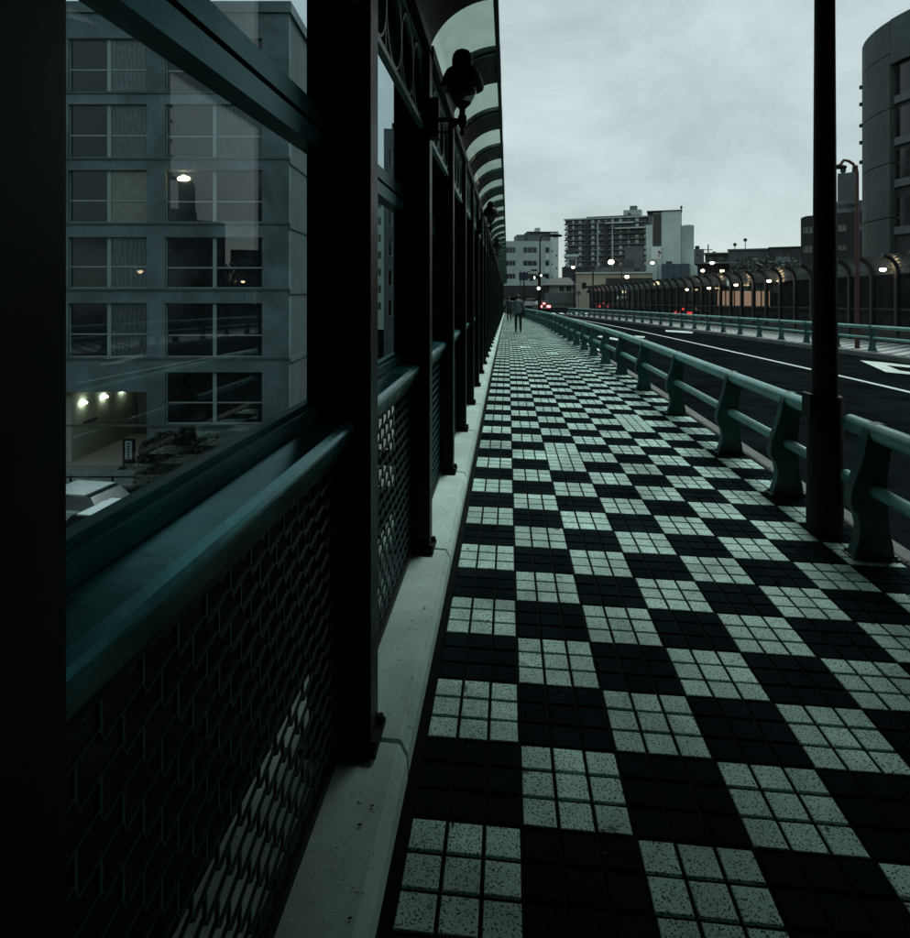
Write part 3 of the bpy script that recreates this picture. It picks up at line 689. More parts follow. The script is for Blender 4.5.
# entrance recess: side wall, notice, soffit
m = MB(); m.box(b.X(40), b.X(66), 0.4, 6.1, b.Z(505), b.Z(393)); m.build('porch_wall', M_CREAM, b.o)
m = MB(); m.box(b.X(92), b.X(128), 6.0, 6.19, b.Z(500), b.Z(398)); m.build('porch_door', M_CONCD, b.o)
for px,py in ((82,403),(103,397),(122,390.5)):
    dd = D*389/(455-px); yy = dd-D; X_ = b.X(66)+0.09; Z_ = zz(py, dd)-LOW
    m = MB(); m.tube([(X_,yy-0.22,Z_-0.02),(X_+0.03,yy,Z_+0.03),(X_,yy+0.22,Z_-0.02)], [0.05,0.09,0.05], 8); m.build('porch_light', M_PORCH, b.o, smooth=True)
m = MB(); X_ = b.X(66)+0.004
for k_ in range(7): m.box(X_, X_+0.01, 1.3+0.16*k_, 1.42+0.16*k_, zz(421,29.3)-LOW-0.07, zz(421,29.3)-LOW+0.07)
m.build('wall_lettering', M_DARK, b.o)
# forecourt, hedge, railing and standing sign
fc = MB(); fc.box(b.X(-140), b.X(420), -3.0, -0.06, 0, 0.14); fo = fc.build('forecourt', M_KERB2, None, b.o.location, b.o.rotation_euler); struct(fo)
fc = MB(); fc.box(b.X(40), b.X(146), -0.058, 6, 0, 0.15); fo = fc.build('porch_floor', mat('porch_paving',(0.20,0.19,0.165),0.8), None, b.o.location, b.o.rotation_euler); struct(fo)
def bush(px, d, h, r, label, seedv):
    rnd = random.Random(seedv); p = Wd(px, d, LOW+0.1)
    t = thing('shrub', label, 'shrub', p, 0, 'clipped shrubs below the concrete flats')
    q = MB()
    for i in range(900):
        u = rnd.random()**0.8; A = rnd.uniform(0, 2*pi); rr = r*(1-0.75*u)**0.5*(0.75+0.25*rnd.random()); z = u*h
        c = Vector((rr*cos(A), rr*sin(A), z)); s = 0.09
        e1 = Vector((rnd.uniform(-1,1),rnd.uniform(-1,1),rnd.uniform(-1,1))).normalized()*s; e2 = Vector((rnd.uniform(-1,1),rnd.uniform(-1,1),rnd.uniform(-.2,1))).normalized()*s
        q.add([c-e1, c+e2, c+e1, c-e2*0.8], [(0,1,2,3)])
    q.build('foliage', M_SHRUB, t)
    q = MB(); q.lathe([(r*0.8,0.05),(r*0.86,h*0.25),(r*0.62,h*0.6),(r*0.25,h*0.9),(0.001,h*0.96)], 12); q.build('inner_growth', M_SHRUB, t, smooth=True)
labs = ['wide dark clipped shrub nearest the porch below the flats','dark rounded shrub, second from the porch','low dark rounded shrub between two taller ones','pointed conical dark shrub in the hedge row','small dark shrub right of the pointed one','rounded dark shrub in the right half of the hedge row','dark low shrub at the right end of the hedge row']
for i,(px,h,r) in enumerate([(153,1.9,.8),(166,2.2,.75),(176,1.9,.65),(187,2.4,.55),(197,1.9,.6),(209,2.1,.65),(222,1.9,.65)]): bush(px, 24.6, h, r, labs[i], i)
t = thing('railing', 'low dark pipe railing in front of the flats porch', 'railing', Wd(110, 23.2, LOW))
t.rotation_euler = (0,0,TH); q = MB()
for z in (0.45,0.95): q.tube([(-3.2,0,z),(1.6,0,z)], 0.03, 8)
q.build('pipe', M_STEEL, t)
for x in (-3.0,-1.5,0.1,1.5): q = MB(); q.tube([(x,0,0),(x,0,1.0)], 0.035, 8); q.build('post', M_STEEL, t)
t = thing('standing_sign', 'small black framed standing sign with white panel by the porch', 'sign', Wd(129, 27.0, LOW+0.14)); t.rotation_euler = (0,0,TH)
q = MB(); q.box(-0.27,0.27,-0.03,0.03,0.1,1.35); q.box(-0.4,0.4,-0.15,0.15,0,0.1); q.build('frame', M_BLACK, t)
q = MB(); q.box(-0.15,0.15,-0.045,-0.031,0.45,1.25); q.build('panel', M_FRAME, t)
q = MB()
for zz_ in (1.12,1.0,0.88,0.76,0.64,0.52): q.box(-0.06,0.06,-0.0505,-0.0455,zz_-0.035,zz_+0.035)
q.build('lettering', M_BLACK, t)

# --- pale office block straight ahead
d = 112
b = Bld('pale_office_block', 'pale four-storey office block at the end of the footpath', 'building', 530, d, PLAT)
ws = []
for (a,c) in ((247,253),(260.5,266),(273.5,279)): ws += [(492,a,501,c),(506,a,515.5,c),(523,a,537,c),(545,a,549.5,c)]
b.body(488, 551, 241, 14, M_PALE, ws)
for w in ws: b.window(w, 2 if w[2]-w[0] > 6 else 0, None, y=0, depth=0.15, fr=0.08)
m = MB(); x0,x1 = b.X(551)+0.002, b.X(559); m.box(x0,x1,0.5,14,0,b.Z(232)); m.build('stair_tower', M_PALE2, b.o)
b.box('penthouse', 528.5, 558, 232, 240.9, 1.0, 9, M_GREY); b.box('roof_room', 518, 528, 233.5, 240.9, 2, 8, M_GREY); b.box('water_tank', 538, 542.5, 226, 231.9, 3, 5, M_PALE)
b.box('roof_slab', 527.5, 559, 231.2, 231.9, 0.4, 9.5, M_DARK); b.box('shopfront_band', 488, 551.5, 285.5, 297, -1.5, -0.01, M_DARK)
for py in (245.5, 250.5,255,259,263.5,272.5,277):
    pass
for px,py in ((552.5,251),(556.8,255.5),(552.5,264),(556.8,268),(552.5,277)): b.box('vent_window', px-0.5, px+0.5, py-1, py+1, 0.47, 0.499, M_DPANE)
b.box('fin', 544.6, 545, 243, 284, -0.25, -0.01, M_PALE2); b.box('spandrel', 545.1, 549.4, 254, 259.5, -0.06, -0.01, M_PALE2); b.box('spandrel', 545.1, 549.4, 267, 272.5, -0.06, -0.01, M_PALE2)

# --- apartment tower with balconies
d = 330
b = Bld('balcony_apartment_tower', 'tall apartment tower with stacked white balconies on the skyline', 'building', 605, d, PLAT, radians(-8))
b.body(566, 648, 218.5, 18, M_DARK, [])
cols = [566,573,580,586.5,593,599.5,606,613,621,629,637,645]
for r in range(12):
    zt = 224.0 + r*5.35
    m = MB(); xa = b.X(563.5); xb = b.X(646)
    z = b.Z(zt)
    m.box(xa, xb, -1.8, -0.01, z, z+0.35); m.box(xa, xb, -1.8, -1.66, z+0.352, z+0.75)
    bal = m.build('balcony', M_GREY if r % 5 else M_CONC, b.o)
    for i,c in enumerate(cols):
        if (i*7+r*3) % 11 == 0: continue
        w = 1.15 if i % 2 else 1.6
        q = MB(); q.box(b.X(c)-w/2*1.0, b.X(c)+w/2, -1.5, -0.02, z+0.76, z+2.35); q.build('screen_wall', M_PALE if (i+r) % 3 else M_CONC, bal)
    q = MB(); q.box(xa+0.3, xb-0.3, -0.15, -0.012, z+0.9, z+2.3); q.build('pane', M_DPANE, bal)
for px,w in ((598.2,0.7),(613,0.7)): q = MB(); q.box(b.X(px)-w/2,b.X(px)+w/2,-2.0,-1.82,b.Z(268),b.Z(223)); q.build('rainwater_fin', M_PALE, b.o)
for px in (587.5,606.5): q = MB(); q.box(b.X(px)-1.1,b.X(px)+1.1,-1.97,-1.81,b.Z(300),b.Z(222)); q.build('dark_recess', M_DARK, b.o)
b.box('roof_slab', 563, 648, 217.6, 218.9, -2.2, 19, M_PALE); b.box('roof_step', 586, 640, 216, 217.5, 0, 16, M_GREY)
b.box('roof_canopy', 606, 634, 223.2, 224.4, -4.0, -1.9, M_PALE2); b.box('roof_canopy', 616, 648, 229, 230.2, -6.0, -1.9, M_PALE2)
b.box('lift_tower', 622.5, 640, 210, 217.4, 4, 12, M_PALE); b.box('tank', 628.5, 635.5, 205.6, 209.8, 6, 10, M_GREY); b.box('lift_window', 627, 630, 213, 215.2, 3.9, 3.99, M_DARK)
# --- grey blocks in front of the tower
b = Bld('plain_grey_block', 'plain grey windowless block in front of the apartment tower', 'building', 634, 230, PLAT)
b.body(625, 643, 246, 10, M_GREY, []); b.box('lower_wing', 594, 650, 267, 285, -1, -0.01, M_GREY); b.box('stairs', 624, 632, 259, 266.9, -1.2, -0.02, M_CONCD); b.box('window', 634, 640, 268, 272, -1.06, -1.005, M_DPANE)
b = Bld('small_white_villa', 'small white house with dark balcony left of the cream building', 'building', 571, 190, PLAT)
b.body(567, 577, 257, 8, M_PALE, [(569,259.5,575.5,265)]); b.window((569,259.5,575.5,265), 1, None, depth=0.2); b.box('eave', 564, 578.5, 254.3, 256.9, -0.8, 8.5, M_PALE2); b.box('upper_room', 566, 574, 249.5, 254.2, 1, 8, M_DARK); b.box('lower_storey', 562, 590, 267, 295, -0.5, -0.01, M_DARK)

# --- dark tiled-roof house
d = 100
b = Bld('tiled_roof_house', 'low old house with dark tiled roof beyond the junction', 'building', 562, d, PLAT)
b.body(549, 575, 284.5, 9, M_PALE, [(559.5,286,564,291.5),(566.5,286,571,291.5)])
for w in ((559.5,286,564,291.5),(566.5,286,571,291.5)): b.window(w, 1, None, depth=0.15)
m = MB(); xa,xb = b.X(543), b.X(577); z0,z1 = b.Z(285), b.Z(277)
m.add([(xa,-1.2,z0),(xb,-1.2,z0),(xb,10,z0),(xa,10,z0),(xa+1.8,4.4,z1),(xb-1.2,4.4,z1)], [(0,1,5,4),(1,2,5),(2,3,4,5),(3,0,4),(3,2,1,0)]); m.build('roof', M_ROOF, b.o)
b.box('garden_wall', 545, 577, 292.5, 303, -1.4, -1.2, M_GREY); b.box('porch', 543, 549, 286, 302, -0.5, 6, M_DARK)

# --- cream low building
d = 92
b = Bld('cream_low_building', 'cream flat-roofed low building with a dark sign band right of centre', 'building', 612, d, PLAT)
b.body(575.5, 652, 273.5, 11, M_CREAM, [(581.5,282.5,586,289)]); b.window((581.5,282.5,586,289), 1, 0.5, depth=0.15, frame=M_DARK)
b.box('roof_edge', 574.8, 653, 272, 273.4, -0.3, 11.2, M_PALE2); b.box('sign_band', 606, 652, 278, 285.5, -0.25, -0.01, M_DARK); b.box('shop_recess', 595, 652, 291, 301, -0.3, -0.01, M_DARK)
b.box('canopy', 594, 630, 289.8, 290.8, -1.6, -0.02, M_PALE); b.box('shop_window', 600, 607, 294, 298.5, -0.36, -0.31, M_CURT)
b.box('lit_sign', 617, 620.6, 296, 299, -0.5, -0.31, M_SIGNLIT); b.box('lit_sign', 621.6, 625.6, 296, 298, -0.5, -0.31, M_SIGNLIT)

# --- white tower block with dark slot and banner
d = 150
b = Bld('white_slab_tower', 'tall white windowless tower with a dark vertical slot and white banner', 'building', 668, d, PLAT)
m = MB(); x0,x1,x2,x3 = b.X(647),b.X(652.5),b.X(661.5),b.X(681.5); zt = b.Z(211)
m.box(x2,x3,0,10,0,zt); m.box(x0-0.3,x1,0.6,10,0,b.Z(224)); m.box(x1,x2-0.002,1.0,10,0,zt-0.1); m.build('wall', M_PALE2, b.o)
b.box('slot_glazing', 652.6, 661.3, 213, 246, 0.75, 0.99, M_DPANE); b.box('side_glazing', 648, 652.4, 214, 223.8, 0.65, 0.9, M_CURT)
b.box('roof_slab', 646.5, 682.2, 210.2, 210.95, -0.4, 10.3, M_DARK)
b.box('lower_wall', 647, 661.4, 246.2, 298, -0.6, 0.74, M_PALE2)
b.box('banner', 651.5, 661, 247, 259, -0.75, -0.61, mat('banner_cloth',(0.75,0.8,0.78),0.9))
m = MB(); X_ = b.X(659.6)
for (a,c,e,f_) in ((-0.12,0.28,252.6,250.6),(0.1,0.55,253.6,252),(-0.1,0.2,255.6,254.2),(0.0,0.16,257.4,256.2)): m.box(X_+a-0.2, X_+c-0.2, -0.79, -0.755, b.Z(e), b.Z(f_))
m.build('emblem', mat('purple_red_print',(0.22,0.03,0.12),0.8), b.o)
m = MB(); m.box(b.X(681.6), b.X(693.8), 1, 9, 0, b.Z(225.5)); m.box(b.X(684.5),b.X(692),2,7,b.Z(225.49),b.Z(224.6)); m.build('side_tower', M_PALE, b.o)
b.box('slate_annex', 661.6, 689, 264.5, 300, -4.5, -0.02, M_SLATE); b.box('pale_annex', 689.2, 702, 264.6, 300, -2.5, 0.9, M_PALE2)
for px in (668,674,680): b.box('seam', px-0.1, px+0.1, 266, 298, -4.55, -4.505, M_DPANE)
q = MB(); c = Vector((b.X(681.5),3,b.Z(206.5))); q.tube([(c.x,3,b.Z(210)),(c.x,3,c.z)],0.09,6); q.lathe([(0.001,-0.35),(0.25,-0.2),(0.3,0.1),(0.2,0.4),(0.001,0.5)],10,c); q.build('roof_beacon', M_DARK, b.o)
b.box('roof_unit', 666, 672, 261.8, 264.4, -3.5, -1.5, M_DARK); b.box('pipe', 681.1, 681.5, 211, 264, -0.12, -0.01, M_GREY)

# --- low skyline right of the tower
def low_block(name, label, px0, px1, top, d, mt_, rows_=(), extra=()):
    b = Bld(name, label, 'building', (px0+px1)/2, d, PLAT)
    ws = [w for w in rows_]; b.body(px0, px1, top, 9, mt_, ws)
    for w in ws: b.window(w, 1, None, depth=0.15)
    for e in extra: b.box(*e)
    return b
low_block('stepped_grey_house', 'grey stepped house just right of the white tower', 694, 704, 249, 185, M_GREY, [(696,253,700,257)], [('upper_storey',695,699.5,245.5,248.9,1,6,M_DARK)])
low_block('dark_roof_house', 'dark low house on the skyline with small windows', 705, 729, 254, 200, M_DARK, [(708,257,713,260),(718,257,723,260)], [('roof',704,730,252.6,253.9,-1,9.5,M_GREY),('roof_vent',712,716,251,252.5,2,4,M_GREY)])
bb = low_block('flat_roof_depot', 'grey flat-roofed depot with two round roof aerials on the skyline', 728, 771, 250, 170, M_CONCD, [(747,257,754,261)], [('roof_edge',727,771.5,248.6,249.9,-0.5,9.3,M_GREY)])
for px,py in ((734.6,243.6),(745.2,239.2)):
    q = MB(); c = Vector((bb.X(px),2,bb.Z(py))); q.tube([(c.x,2,bb.Z(249)),c],0.1,6); q.tube([c+Vector((0,-0.15,0)),c+Vector((0,0.15,0))],0.5,12); q.build('aerial', M_DARK, bb.o)
low_block('brown_dark_block', 'dark square block on the skyline left of the black pole', 769, 803, 247.6, 160, M_DARK, [], [('roof_edge',768,803,246.6,247.5,-0.4,9,M_DARK)])
low_block('long_grey_shed', 'long grey shed roof behind the barrier fence', 697, 752, 264, 120, M_DARK, [], [('roof',694,754,262.3,263.9,-3,9,M_GREY),('sign_board',729,751,263.5,268,-3.3,-3.02,M_SLATE)])
low_block('pale_rooftop_house', 'pale low house with cluttered roofline behind the fence', 752, 800, 262, 105, M_GREY, [(757,266,764,271),(782,266,790,271)], [('dormer',756,766,257.5,261.9,1,5,M_CONCD),('dormer',776,790,256.5,261.9,1,5,M_CONC),('gutter',751,801,261.2,261.9,-0.4,-0.02,M_PALE)])
sp = low_block('lit_shop', 'shop with warm lit windows seen through the barrier fence', 690, 812, 278, 72, M_DARK, [], [])
for px in range(708, 784, 9): sp.box('lit_window', px, px+7.4, 291, 306 if px < 765 else 304, -0.2, -0.02, M_LITWIN if 715 < px < 770 else M_CURT)
sp.box('lit_panel', 726.5, 731, 280, 286, -0.3, -0.05, M_SIGNLIT)

# --- dark four-storey block behind the pole
d = 58
b = Bld('dark_office_block', 'dark brick office block with pale windows behind the black pole', 'building', 832, d, PLAT)
ws = [(802.5,224.5,814,232),(802.5,244,814,251.5),(838,224,846,231.5),(838,244.5,846,250),(855,224,861,231)]
b.body(800, 880, 217, 12, M_DARK, ws)
for w in ws: b.window(w, 2, None, (M_CURT2,M_CURT), depth=0.2)
m = MB(); m.prism([(b.X(800),b.Z(217)),(b.X(880),b.Z(217)),(b.X(880),b.Z(212)),(b.X(806),b.Z(214.5)),(b.X(801),b.Z(215.8))], 0, 12, 'y'); m.build('parapet', M_DARK, b.o)
b.box('roof_band', 836, 880, 198, 213, 3, 9, M_CONC)
for px in (840,845.5,851,856.5): 
    q = MB(); q.tube([(b.X(px),2.9,b.Z(202.5)),(b.X(px),2.985,b.Z(202.5))], 0.19, 14); q.build('porthole', M_DPANE, b.o)
b.box('roof_tower', 838, 858, 167, 197.9, 4, 8, M_GREY); b.box('tower_cap', 853.5, 859, 160, 166.9, 4, 7, M_DARK)
q = MB(); c = Vector((b.X(843.8),5,b.Z(162.5))); q.tube([(c.x,5,b.Z(167)),c],0.08,6); q.lathe([(0.001,-0.35),(0.22,-0.2),(0.27,0.05),(0.2,0.3),(0.001,0.4)],10,c); q.build('roof_beacon', M_DARK, b.o)

# --- rounded corner building at the right edge
d0 = 40.0; R_ = 9.0
e = (862-455)/FPX                                   # silhouette tangent
lc = e*d0 + R_*math.sqrt(1+e*e)
cw = RT*lc + FW*d0; base = LOW
t = thing('round_corner_tower', 'tall building with a rounded panelled corner at the right edge', 'building', (cw.x, cw.y, base))
top = zz(-2, d0-3) - base
def curved(r0, r1, a0, a1, z0, z1, n=16):
    q = MB(); o = 0
    for i in range(n+1):
        A = a0+(a1-a0)*i/n
        for (r,z) in ((r0,z0),(r1,z0),(r1,z1),(r0,z1)): q.v.append((r*cos(A), r*sin(A), z))
    for i in range(n):
        for s in range(4): q.f.append([4*i+s, 4*i+(s+1)%4, 4*(i+1)+(s+1)%4, 4*(i+1)+s]); q.mi.append(0)
    q.f += [[0,1,2,3],[4*n+3,4*n+2,4*n+1,4*n]]; q.mi += [0,0]
    return q
aL = math.atan2(-(cw.y), -(cw.x))                   # direction back towards the camera
aS = aL - radians(90)
def ang_of(px):                                     # where the view ray through px meets the drum
    v = (RT*((px-455)/FPX)+FW); v = v.normalized(); oc = -cw; bq = v.dot(oc); cq = oc.dot(oc)-R_*R_
    tt = -bq - math.sqrt(max(bq*bq-cq,0)); p = v*tt - cw; return math.atan2(p.y, p.x)
a1, a2, a3 = [q % (2*pi) for q in (ang_of(862.3), ang_of(890), ang_of(910))]
a4 = a3 + (a3-a2)*0.25
aa = a1 - radians(60)
joints = [top - 2.2 - 3.6*i for i in range(8)]
zs = [0] + sorted(j for j in joints if j > 1) + [top]
na = 5
for j in range(len(zs)-1):
    for i in range(na):
        A0 = aa + (a2-aa)*i/na + 0.002; A1 = aa + (a2-aa)*(i+1)/na - 0.002
        curved(R_-0.4, R_, A0, A1, zs[j]+0.03, zs[j+1]-0.03, 7).build('wall_panel', M_TOWER, t, smooth=True)
curved(R_-0.9, R_-0.41, aa, a4+1.6, 0, top-0.3, 40).build('core', M_DARK, t, smooth=True)
curved(R_-0.4, R_+0.02, a4, a4+1.2, 0, top, 16).build('end_wall', M_TOWER, t, smooth=True)
curved(R_-0.4, R_+0.01, a2+0.004, a4-0.004, zz(21,33.5)-base, top, 6).build('head_panel', M_TOWER, t, smooth=True)
for py in (60.5,111,161.5,218.5):
    z = zz(py, 33.0)-base; hgt = 0.5
    w_ = curved(R_-0.38, R_-0.2, a2+0.01, a4-0.01, z-hgt/2, z+hgt/2, 6).build('spandrel', M_GREY, t, smooth=True)
    curved(R_-0.395, R_-0.37, a2+0.01, a4-0.01, z+hgt/2+0.01, z+2.2, 6).build('pane', M_DPANE, t, smooth=True)
q = MB(); q.lathe([(R_-0.9,top-0.4),(0.001,top-0.35)], 40); q.build('roof', M_DARK, t)
for py in (52,72,97,117,140):
    q = MB(); A = ang_of(862.6)-0.03; z = zz(py,38)-base; q.box(-0.1,0.1,-0.1,0.1,-0.12,0.12); q.build('wall_bracket', M_DARK, t, (cos(A)*(R_+0.06), sin(A)*(R_+0.06), z))

# --- buildings seen obliquely through the farther panes
b = Bld('dark_slab_block', 'dark slab block seen obliquely through the second window', 'building', 408, 62, LOW, radians(6))
ws = [(388+i*12, 150+j*30, 396+i*12, 166+j*30) for i in range(3) for j in range(6)]
b.body(384, 436, 129, 12, M_GREY, ws)
for w in ws: b.window(w, 1, None, (M_DPANE,M_CURT), depth=0.2)
b.box('roof_room', 392, 420, 118, 128.9, 2, 9, M_DARK)
b = Bld('far_pale_flats', 'distant pale flats seen low through the second window', 'building', 372, 125, LOW)
ws = [(352+i*8, 200+j*17, 357+i*8, 208+j*17) for i in range(6) for j in range(7)]
b.body(346, 402, 188, 14, M_PALE, ws)
for w in ws: b.window(w, 1, None, (M_CURT,M_DPANE), depth=0.2)
b.box('roof_tank', 374, 380, 176, 187.9, 3, 7, M_PALE)
q = MB(); q.add([(-9.4,-6,LOW+0.006),(-9.25,-6,LOW+0.006),(-9.25,70,LOW+0.006),(-9.4,70,LOW+0.006)], [(0,1,2,3)]); struct(q.build('lower_edge_line', M_WHITE))
q = MB(); q.add([(-8.0,30,LOW+0.1),(-4.6,30,LOW+0.1),(-4.6,90,LOW+0.1),(-8.0,90,LOW+0.1)], [(0,1,2,3)]); struct(q.build('lower_footway', M_KERB2))

# ================================================================== TREES
def tree(px, d, base, h, r, label, seedv, mt_, leaves=1500, ls=0.32):
    rnd = random.Random(seedv); t = thing('tree', label, 'tree', Wd(px, d, base))
    q = MB(); q.tube([(0,0,0),(0.05,0,h*0.3),(-0.05,0.04,h*0.6),(0.1,0,h*0.9)], [0.2,0.15,0.1,0.03], 8)
    cl = []
    for i in range(9):
        A = rnd.uniform(0,2*pi); zz0 = h*rnd.uniform(0.3,0.7); e = Vector((cos(A)*r*rnd.uniform(.5,.9), sin(A)*r*rnd.uniform(.5,.9), zz0+h*rnd.uniform(.1,.28)))
        q.tube([(0,0,zz0),e*0.5+Vector((0,0,zz0*0.5+0.1)),e],[0.07,0.05,0.015],6); cl.append(e)
    cl.append(Vector((0,0,h*0.92)))
    q.build('trunk', M_BARK, t)
    q = MB()
    for i in range(leaves):
        c = rnd.choice(cl)+Vector((rnd.gauss(0,1),rnd.gauss(0,1),rnd.gauss(0,0.75)))*r*0.27
        e1 = Vector((rnd.uniform(-1,1),rnd.uniform(-1,1),rnd.uniform(-1,1))).normalized()*ls*rnd.uniform(.6,1.2); e2 = Vector((rnd.uniform(-1,1),rnd.uniform(-1,1),rnd.uniform(-1,1))).normalized()*ls*0.6
        q.add([c-e1,c+e2,c+e1,c-e2],[(0,1,2,3)])
    q.build('crown', mt_, t)
tree(652, 84, PLAT, 3.4, 1.8, 'dark leafy tree at the foot of the white tower', 1, M_SHRUB)
tree(664, 88, PLAT, 2.8, 1.6, 'low dark tree right of the tree below the white tower', 2, M_SHRUB)
tree(641, 86, PLAT, 2.4, 1.4, 'small dark tree at the right end of the cream building', 3, M_SHRUB)
tree(762, 80, PLAT, 6.2, 3.0, 'grey-green bushy tree behind the fence, left of the other bushy tree', 4, M_LEAF, 2200)
tree(786, 78, PLAT, 6.0, 3.0, 'grey-green bushy tree behind the fence close to the black pole', 5, M_LEAF, 2200)

# ================================================================== STREET LAMPS, SIGNALS, SIGNS
def pole_lamp(name, label, px, d, base, ytop, arm_px, arm_py, mt_, lit=None, r=0.07, head=0.5, group=None, lampr=None):
    t = thing(name, label, 'street lamp', Wd(px, d, base), TH, group)
    X = lambda p: (p-px)/FPX*d; Z = lambda p: zz(p, d)-base
    h = Z(ytop); ax = X(arm_px); az = Z(arm_py); s = 1 if ax > 0 else -1
    bend_r = min(abs(ax)*0.7, 0.8)
    pts = [(0,0,0),(0,0,h*0.5),(0,0,h-bend_r)] + [(s*bend_r*(1-cos(A)),0,h-bend_r+bend_r*sin(A)) for A in [radians(q) for q in (20,45,70,90)]] + [(ax*0.95,0,az)]
    q = MB(); q.tube(pts, [r*1.3,r]+[r*0.8]*(len(pts)-2), 10); q.build('pole', mt_, t, smooth=True)
    q = MB(); q.tube([(ax-s*head*0.5,0,az-0.02),(ax,0,az),(ax+s*head*0.5,0,az-0.04)], [head*0.11,head*0.17,head*0.08], 10); q.build('lamp_head', M_BLACK, t, smooth=True)
    if lit:
        q = MB(); lr = lampr or head*0.3; q.lathe([(0.001,-lr*0.75),(lr*0.75,-lr*0.55),(lr,0),(lr*0.75,lr*0.5),(0.001,lr*0.7)], 14, (ax,0,az-0.1)); q.build('lamp', lit, t, smooth=True)
    return t
y = 22.3; x = far_x(y)-0.05; d_ = Vector((x,y,0)).dot(FW)
pole_lamp('street_lamp', 'rusty brown gooseneck street lamp right of the black pole', 857.3, d_, gz(11,y), 160, 838, 166.5, M_BROWN, None, 0.062, 0.55)
pole_lamp('street_lamp', 'dark curved street lamp in front of the pale office block', 540, 80, PLAT, 235, 556, 235.3, M_BLACK, None, 0.11, 1.6)
pole_lamp('street_lamp', 'tall lamp with big glowing globe in front of the apartment tower', 621.5, 70, PLAT, 260, 611, 261, M_BROWN, M_WARM, 0.08, 0.9, lampr=0.36)
pole_lamp('street_lamp', 'small glowing lamp between office block and cream building', 574, 90, PLAT, 265, 573, 266.5, M_BLACK, M_WARM, 0.06, 0.3, lampr=0.24)
pole_lamp('street_lamp', 'glowing lamp before the banner of the white tower', 658, 95, PLAT, 261.3, 652.5, 262, M_BLACK, M_WARM, 0.06, 0.6, lampr=0.28)
pole_lamp('street_lamp', 'low glowing lamp at the foot of the white tower', 660, 76, PLAT, 281.5, 656.5, 282.5, M_BLACK, M_WARM, 0.06, 0.5, lampr=0.36)
pole_lamp('street_lamp', 'glowing street lamp nearest the white tower on its right', 704, 110, PLAT, 269, 702.7, 270, M_BLACK, M_WARM, 0.06, 0.5, lampr=0.33)
pole_lamp('street_lamp', 'highest glowing lamp above the long grey shed', 710, 118, PLAT, 261, 712, 262.3, M_BLACK, M_COOL, 0.06, 0.5, lampr=0.36)
pole_lamp('street_lamp', 'glowing lamp in front of the long grey shed', 724, 110, PLAT, 269, 722.2, 270.2, M_BLACK, M_WARM, 0.06, 0.5, lampr=0.36)
pole_lamp('street_lamp', 'warm lamp low in front of the cream building sign band', 629, 85, PLAT, 275, 627, 276, M_BLACK, M_WARM, 0.05, 0.5, lampr=0.30)
pole_lamp('street_lamp', 'lowest warm lamp in front of the cream building', 624.6, 78, PLAT, 290, 623.8, 291, M_BLACK, M_WARM, 0.05, 0.4, lampr=0.28)
t = thing('power_pole', 'dark slim power pole beside the white tower', 'pole', Wd(708.2, 140, PLAT)); q = MB(); q.lathe([(0.2,0),(0.14,zz(244.5,140)-PLAT),(0.001,zz(244.5,140)-PLAT)],8); q.build('shaft', M_DARK, t); q=MB(); q.box(-0.9,0.9,-0.06,0.06,zz(250,140)-PLAT,zz(249.5,140)-PLAT+0.05); q.build('crossarm', M_DARK, t)
# traffic light
d = 79; t = thing('traffic_light', 'traffic light with white lamps at the junction before the office block', 'traffic light', Wd(538.6, d, PLAT), TH)
Z = lambda p: zz(p, d)-PLAT
q = MB(); q.tube([(0,0,0),(0,0,Z(272))],0.09,8); q.tube([(-0.6,0,Z(276)),(1.0,0,Z(275.2))],0.05,6); q.build('pole', M_BLACK, t)
for X_,Zp,r_ in ((-0.62,277.6,0.19),(0.32,275.4,0.15)):
    q = MB(); q.box(X_-0.28,X_+0.75,-0.1,0.12,Z(Zp)-0.2,Z(Zp)+0.2); h_ = q.build('signal_head', M_BLACK, t); q = MB(); q.tube([(X_,-0.13,Z(Zp)),(X_,-0.101,Z(Zp))], r_, 14); q.build('lens', M_SIGNLIT, h_)
q = MB(); q.box(-0.2,0.2,-0.12,0.1,Z(291),Z(285.4)); h_ = q.build('pedestrian_head', M_BLACK, t); q = MB(); q.tube([(-0.02,-0.16,Z(288.3)),(-0.02,-0.121,Z(288.3))],0.22,14); q.build('lens', M_SIGNLIT, h_)
# blue road sign
d = 78; t = thing('road_sign', 'dark blue overhead road sign board on a pole before the office block', 'road sign', Wd(523.6, d, PLAT), TH)
Z = lambda p: zz(p, d)-PLAT
q = MB(); q.tube([(0.05,0,0),(0.05,0,Z(271.5))],0.08,8); q.tube([(-0.38,0.03,Z(286)),(-0.38,0.03,Z(270))],0.05,6); q.tube([(0.4,0.02,Z(272.5)),(1.2,0.02,Z(270.2))],0.05,6); q.build('pole', M_BLACK, t)
q = MB(); q.box(-0.6,0.55,-0.07,-0.03,Z(280.3),Z(272.3)); q.build('board', mat('dark_blue_sign',(0.012,0.022,0.05),0.5), t)
q = MB(); q.box(1.0,1.75,-0.1,0.1,Z(271),Z(269.3)); q.build('lamp_head', M_BLACK, t); q = MB(); q.box(0.75,1.3,-0.06,0.0,Z(281),Z(274)); q.build('side_board', M_DARK, t)
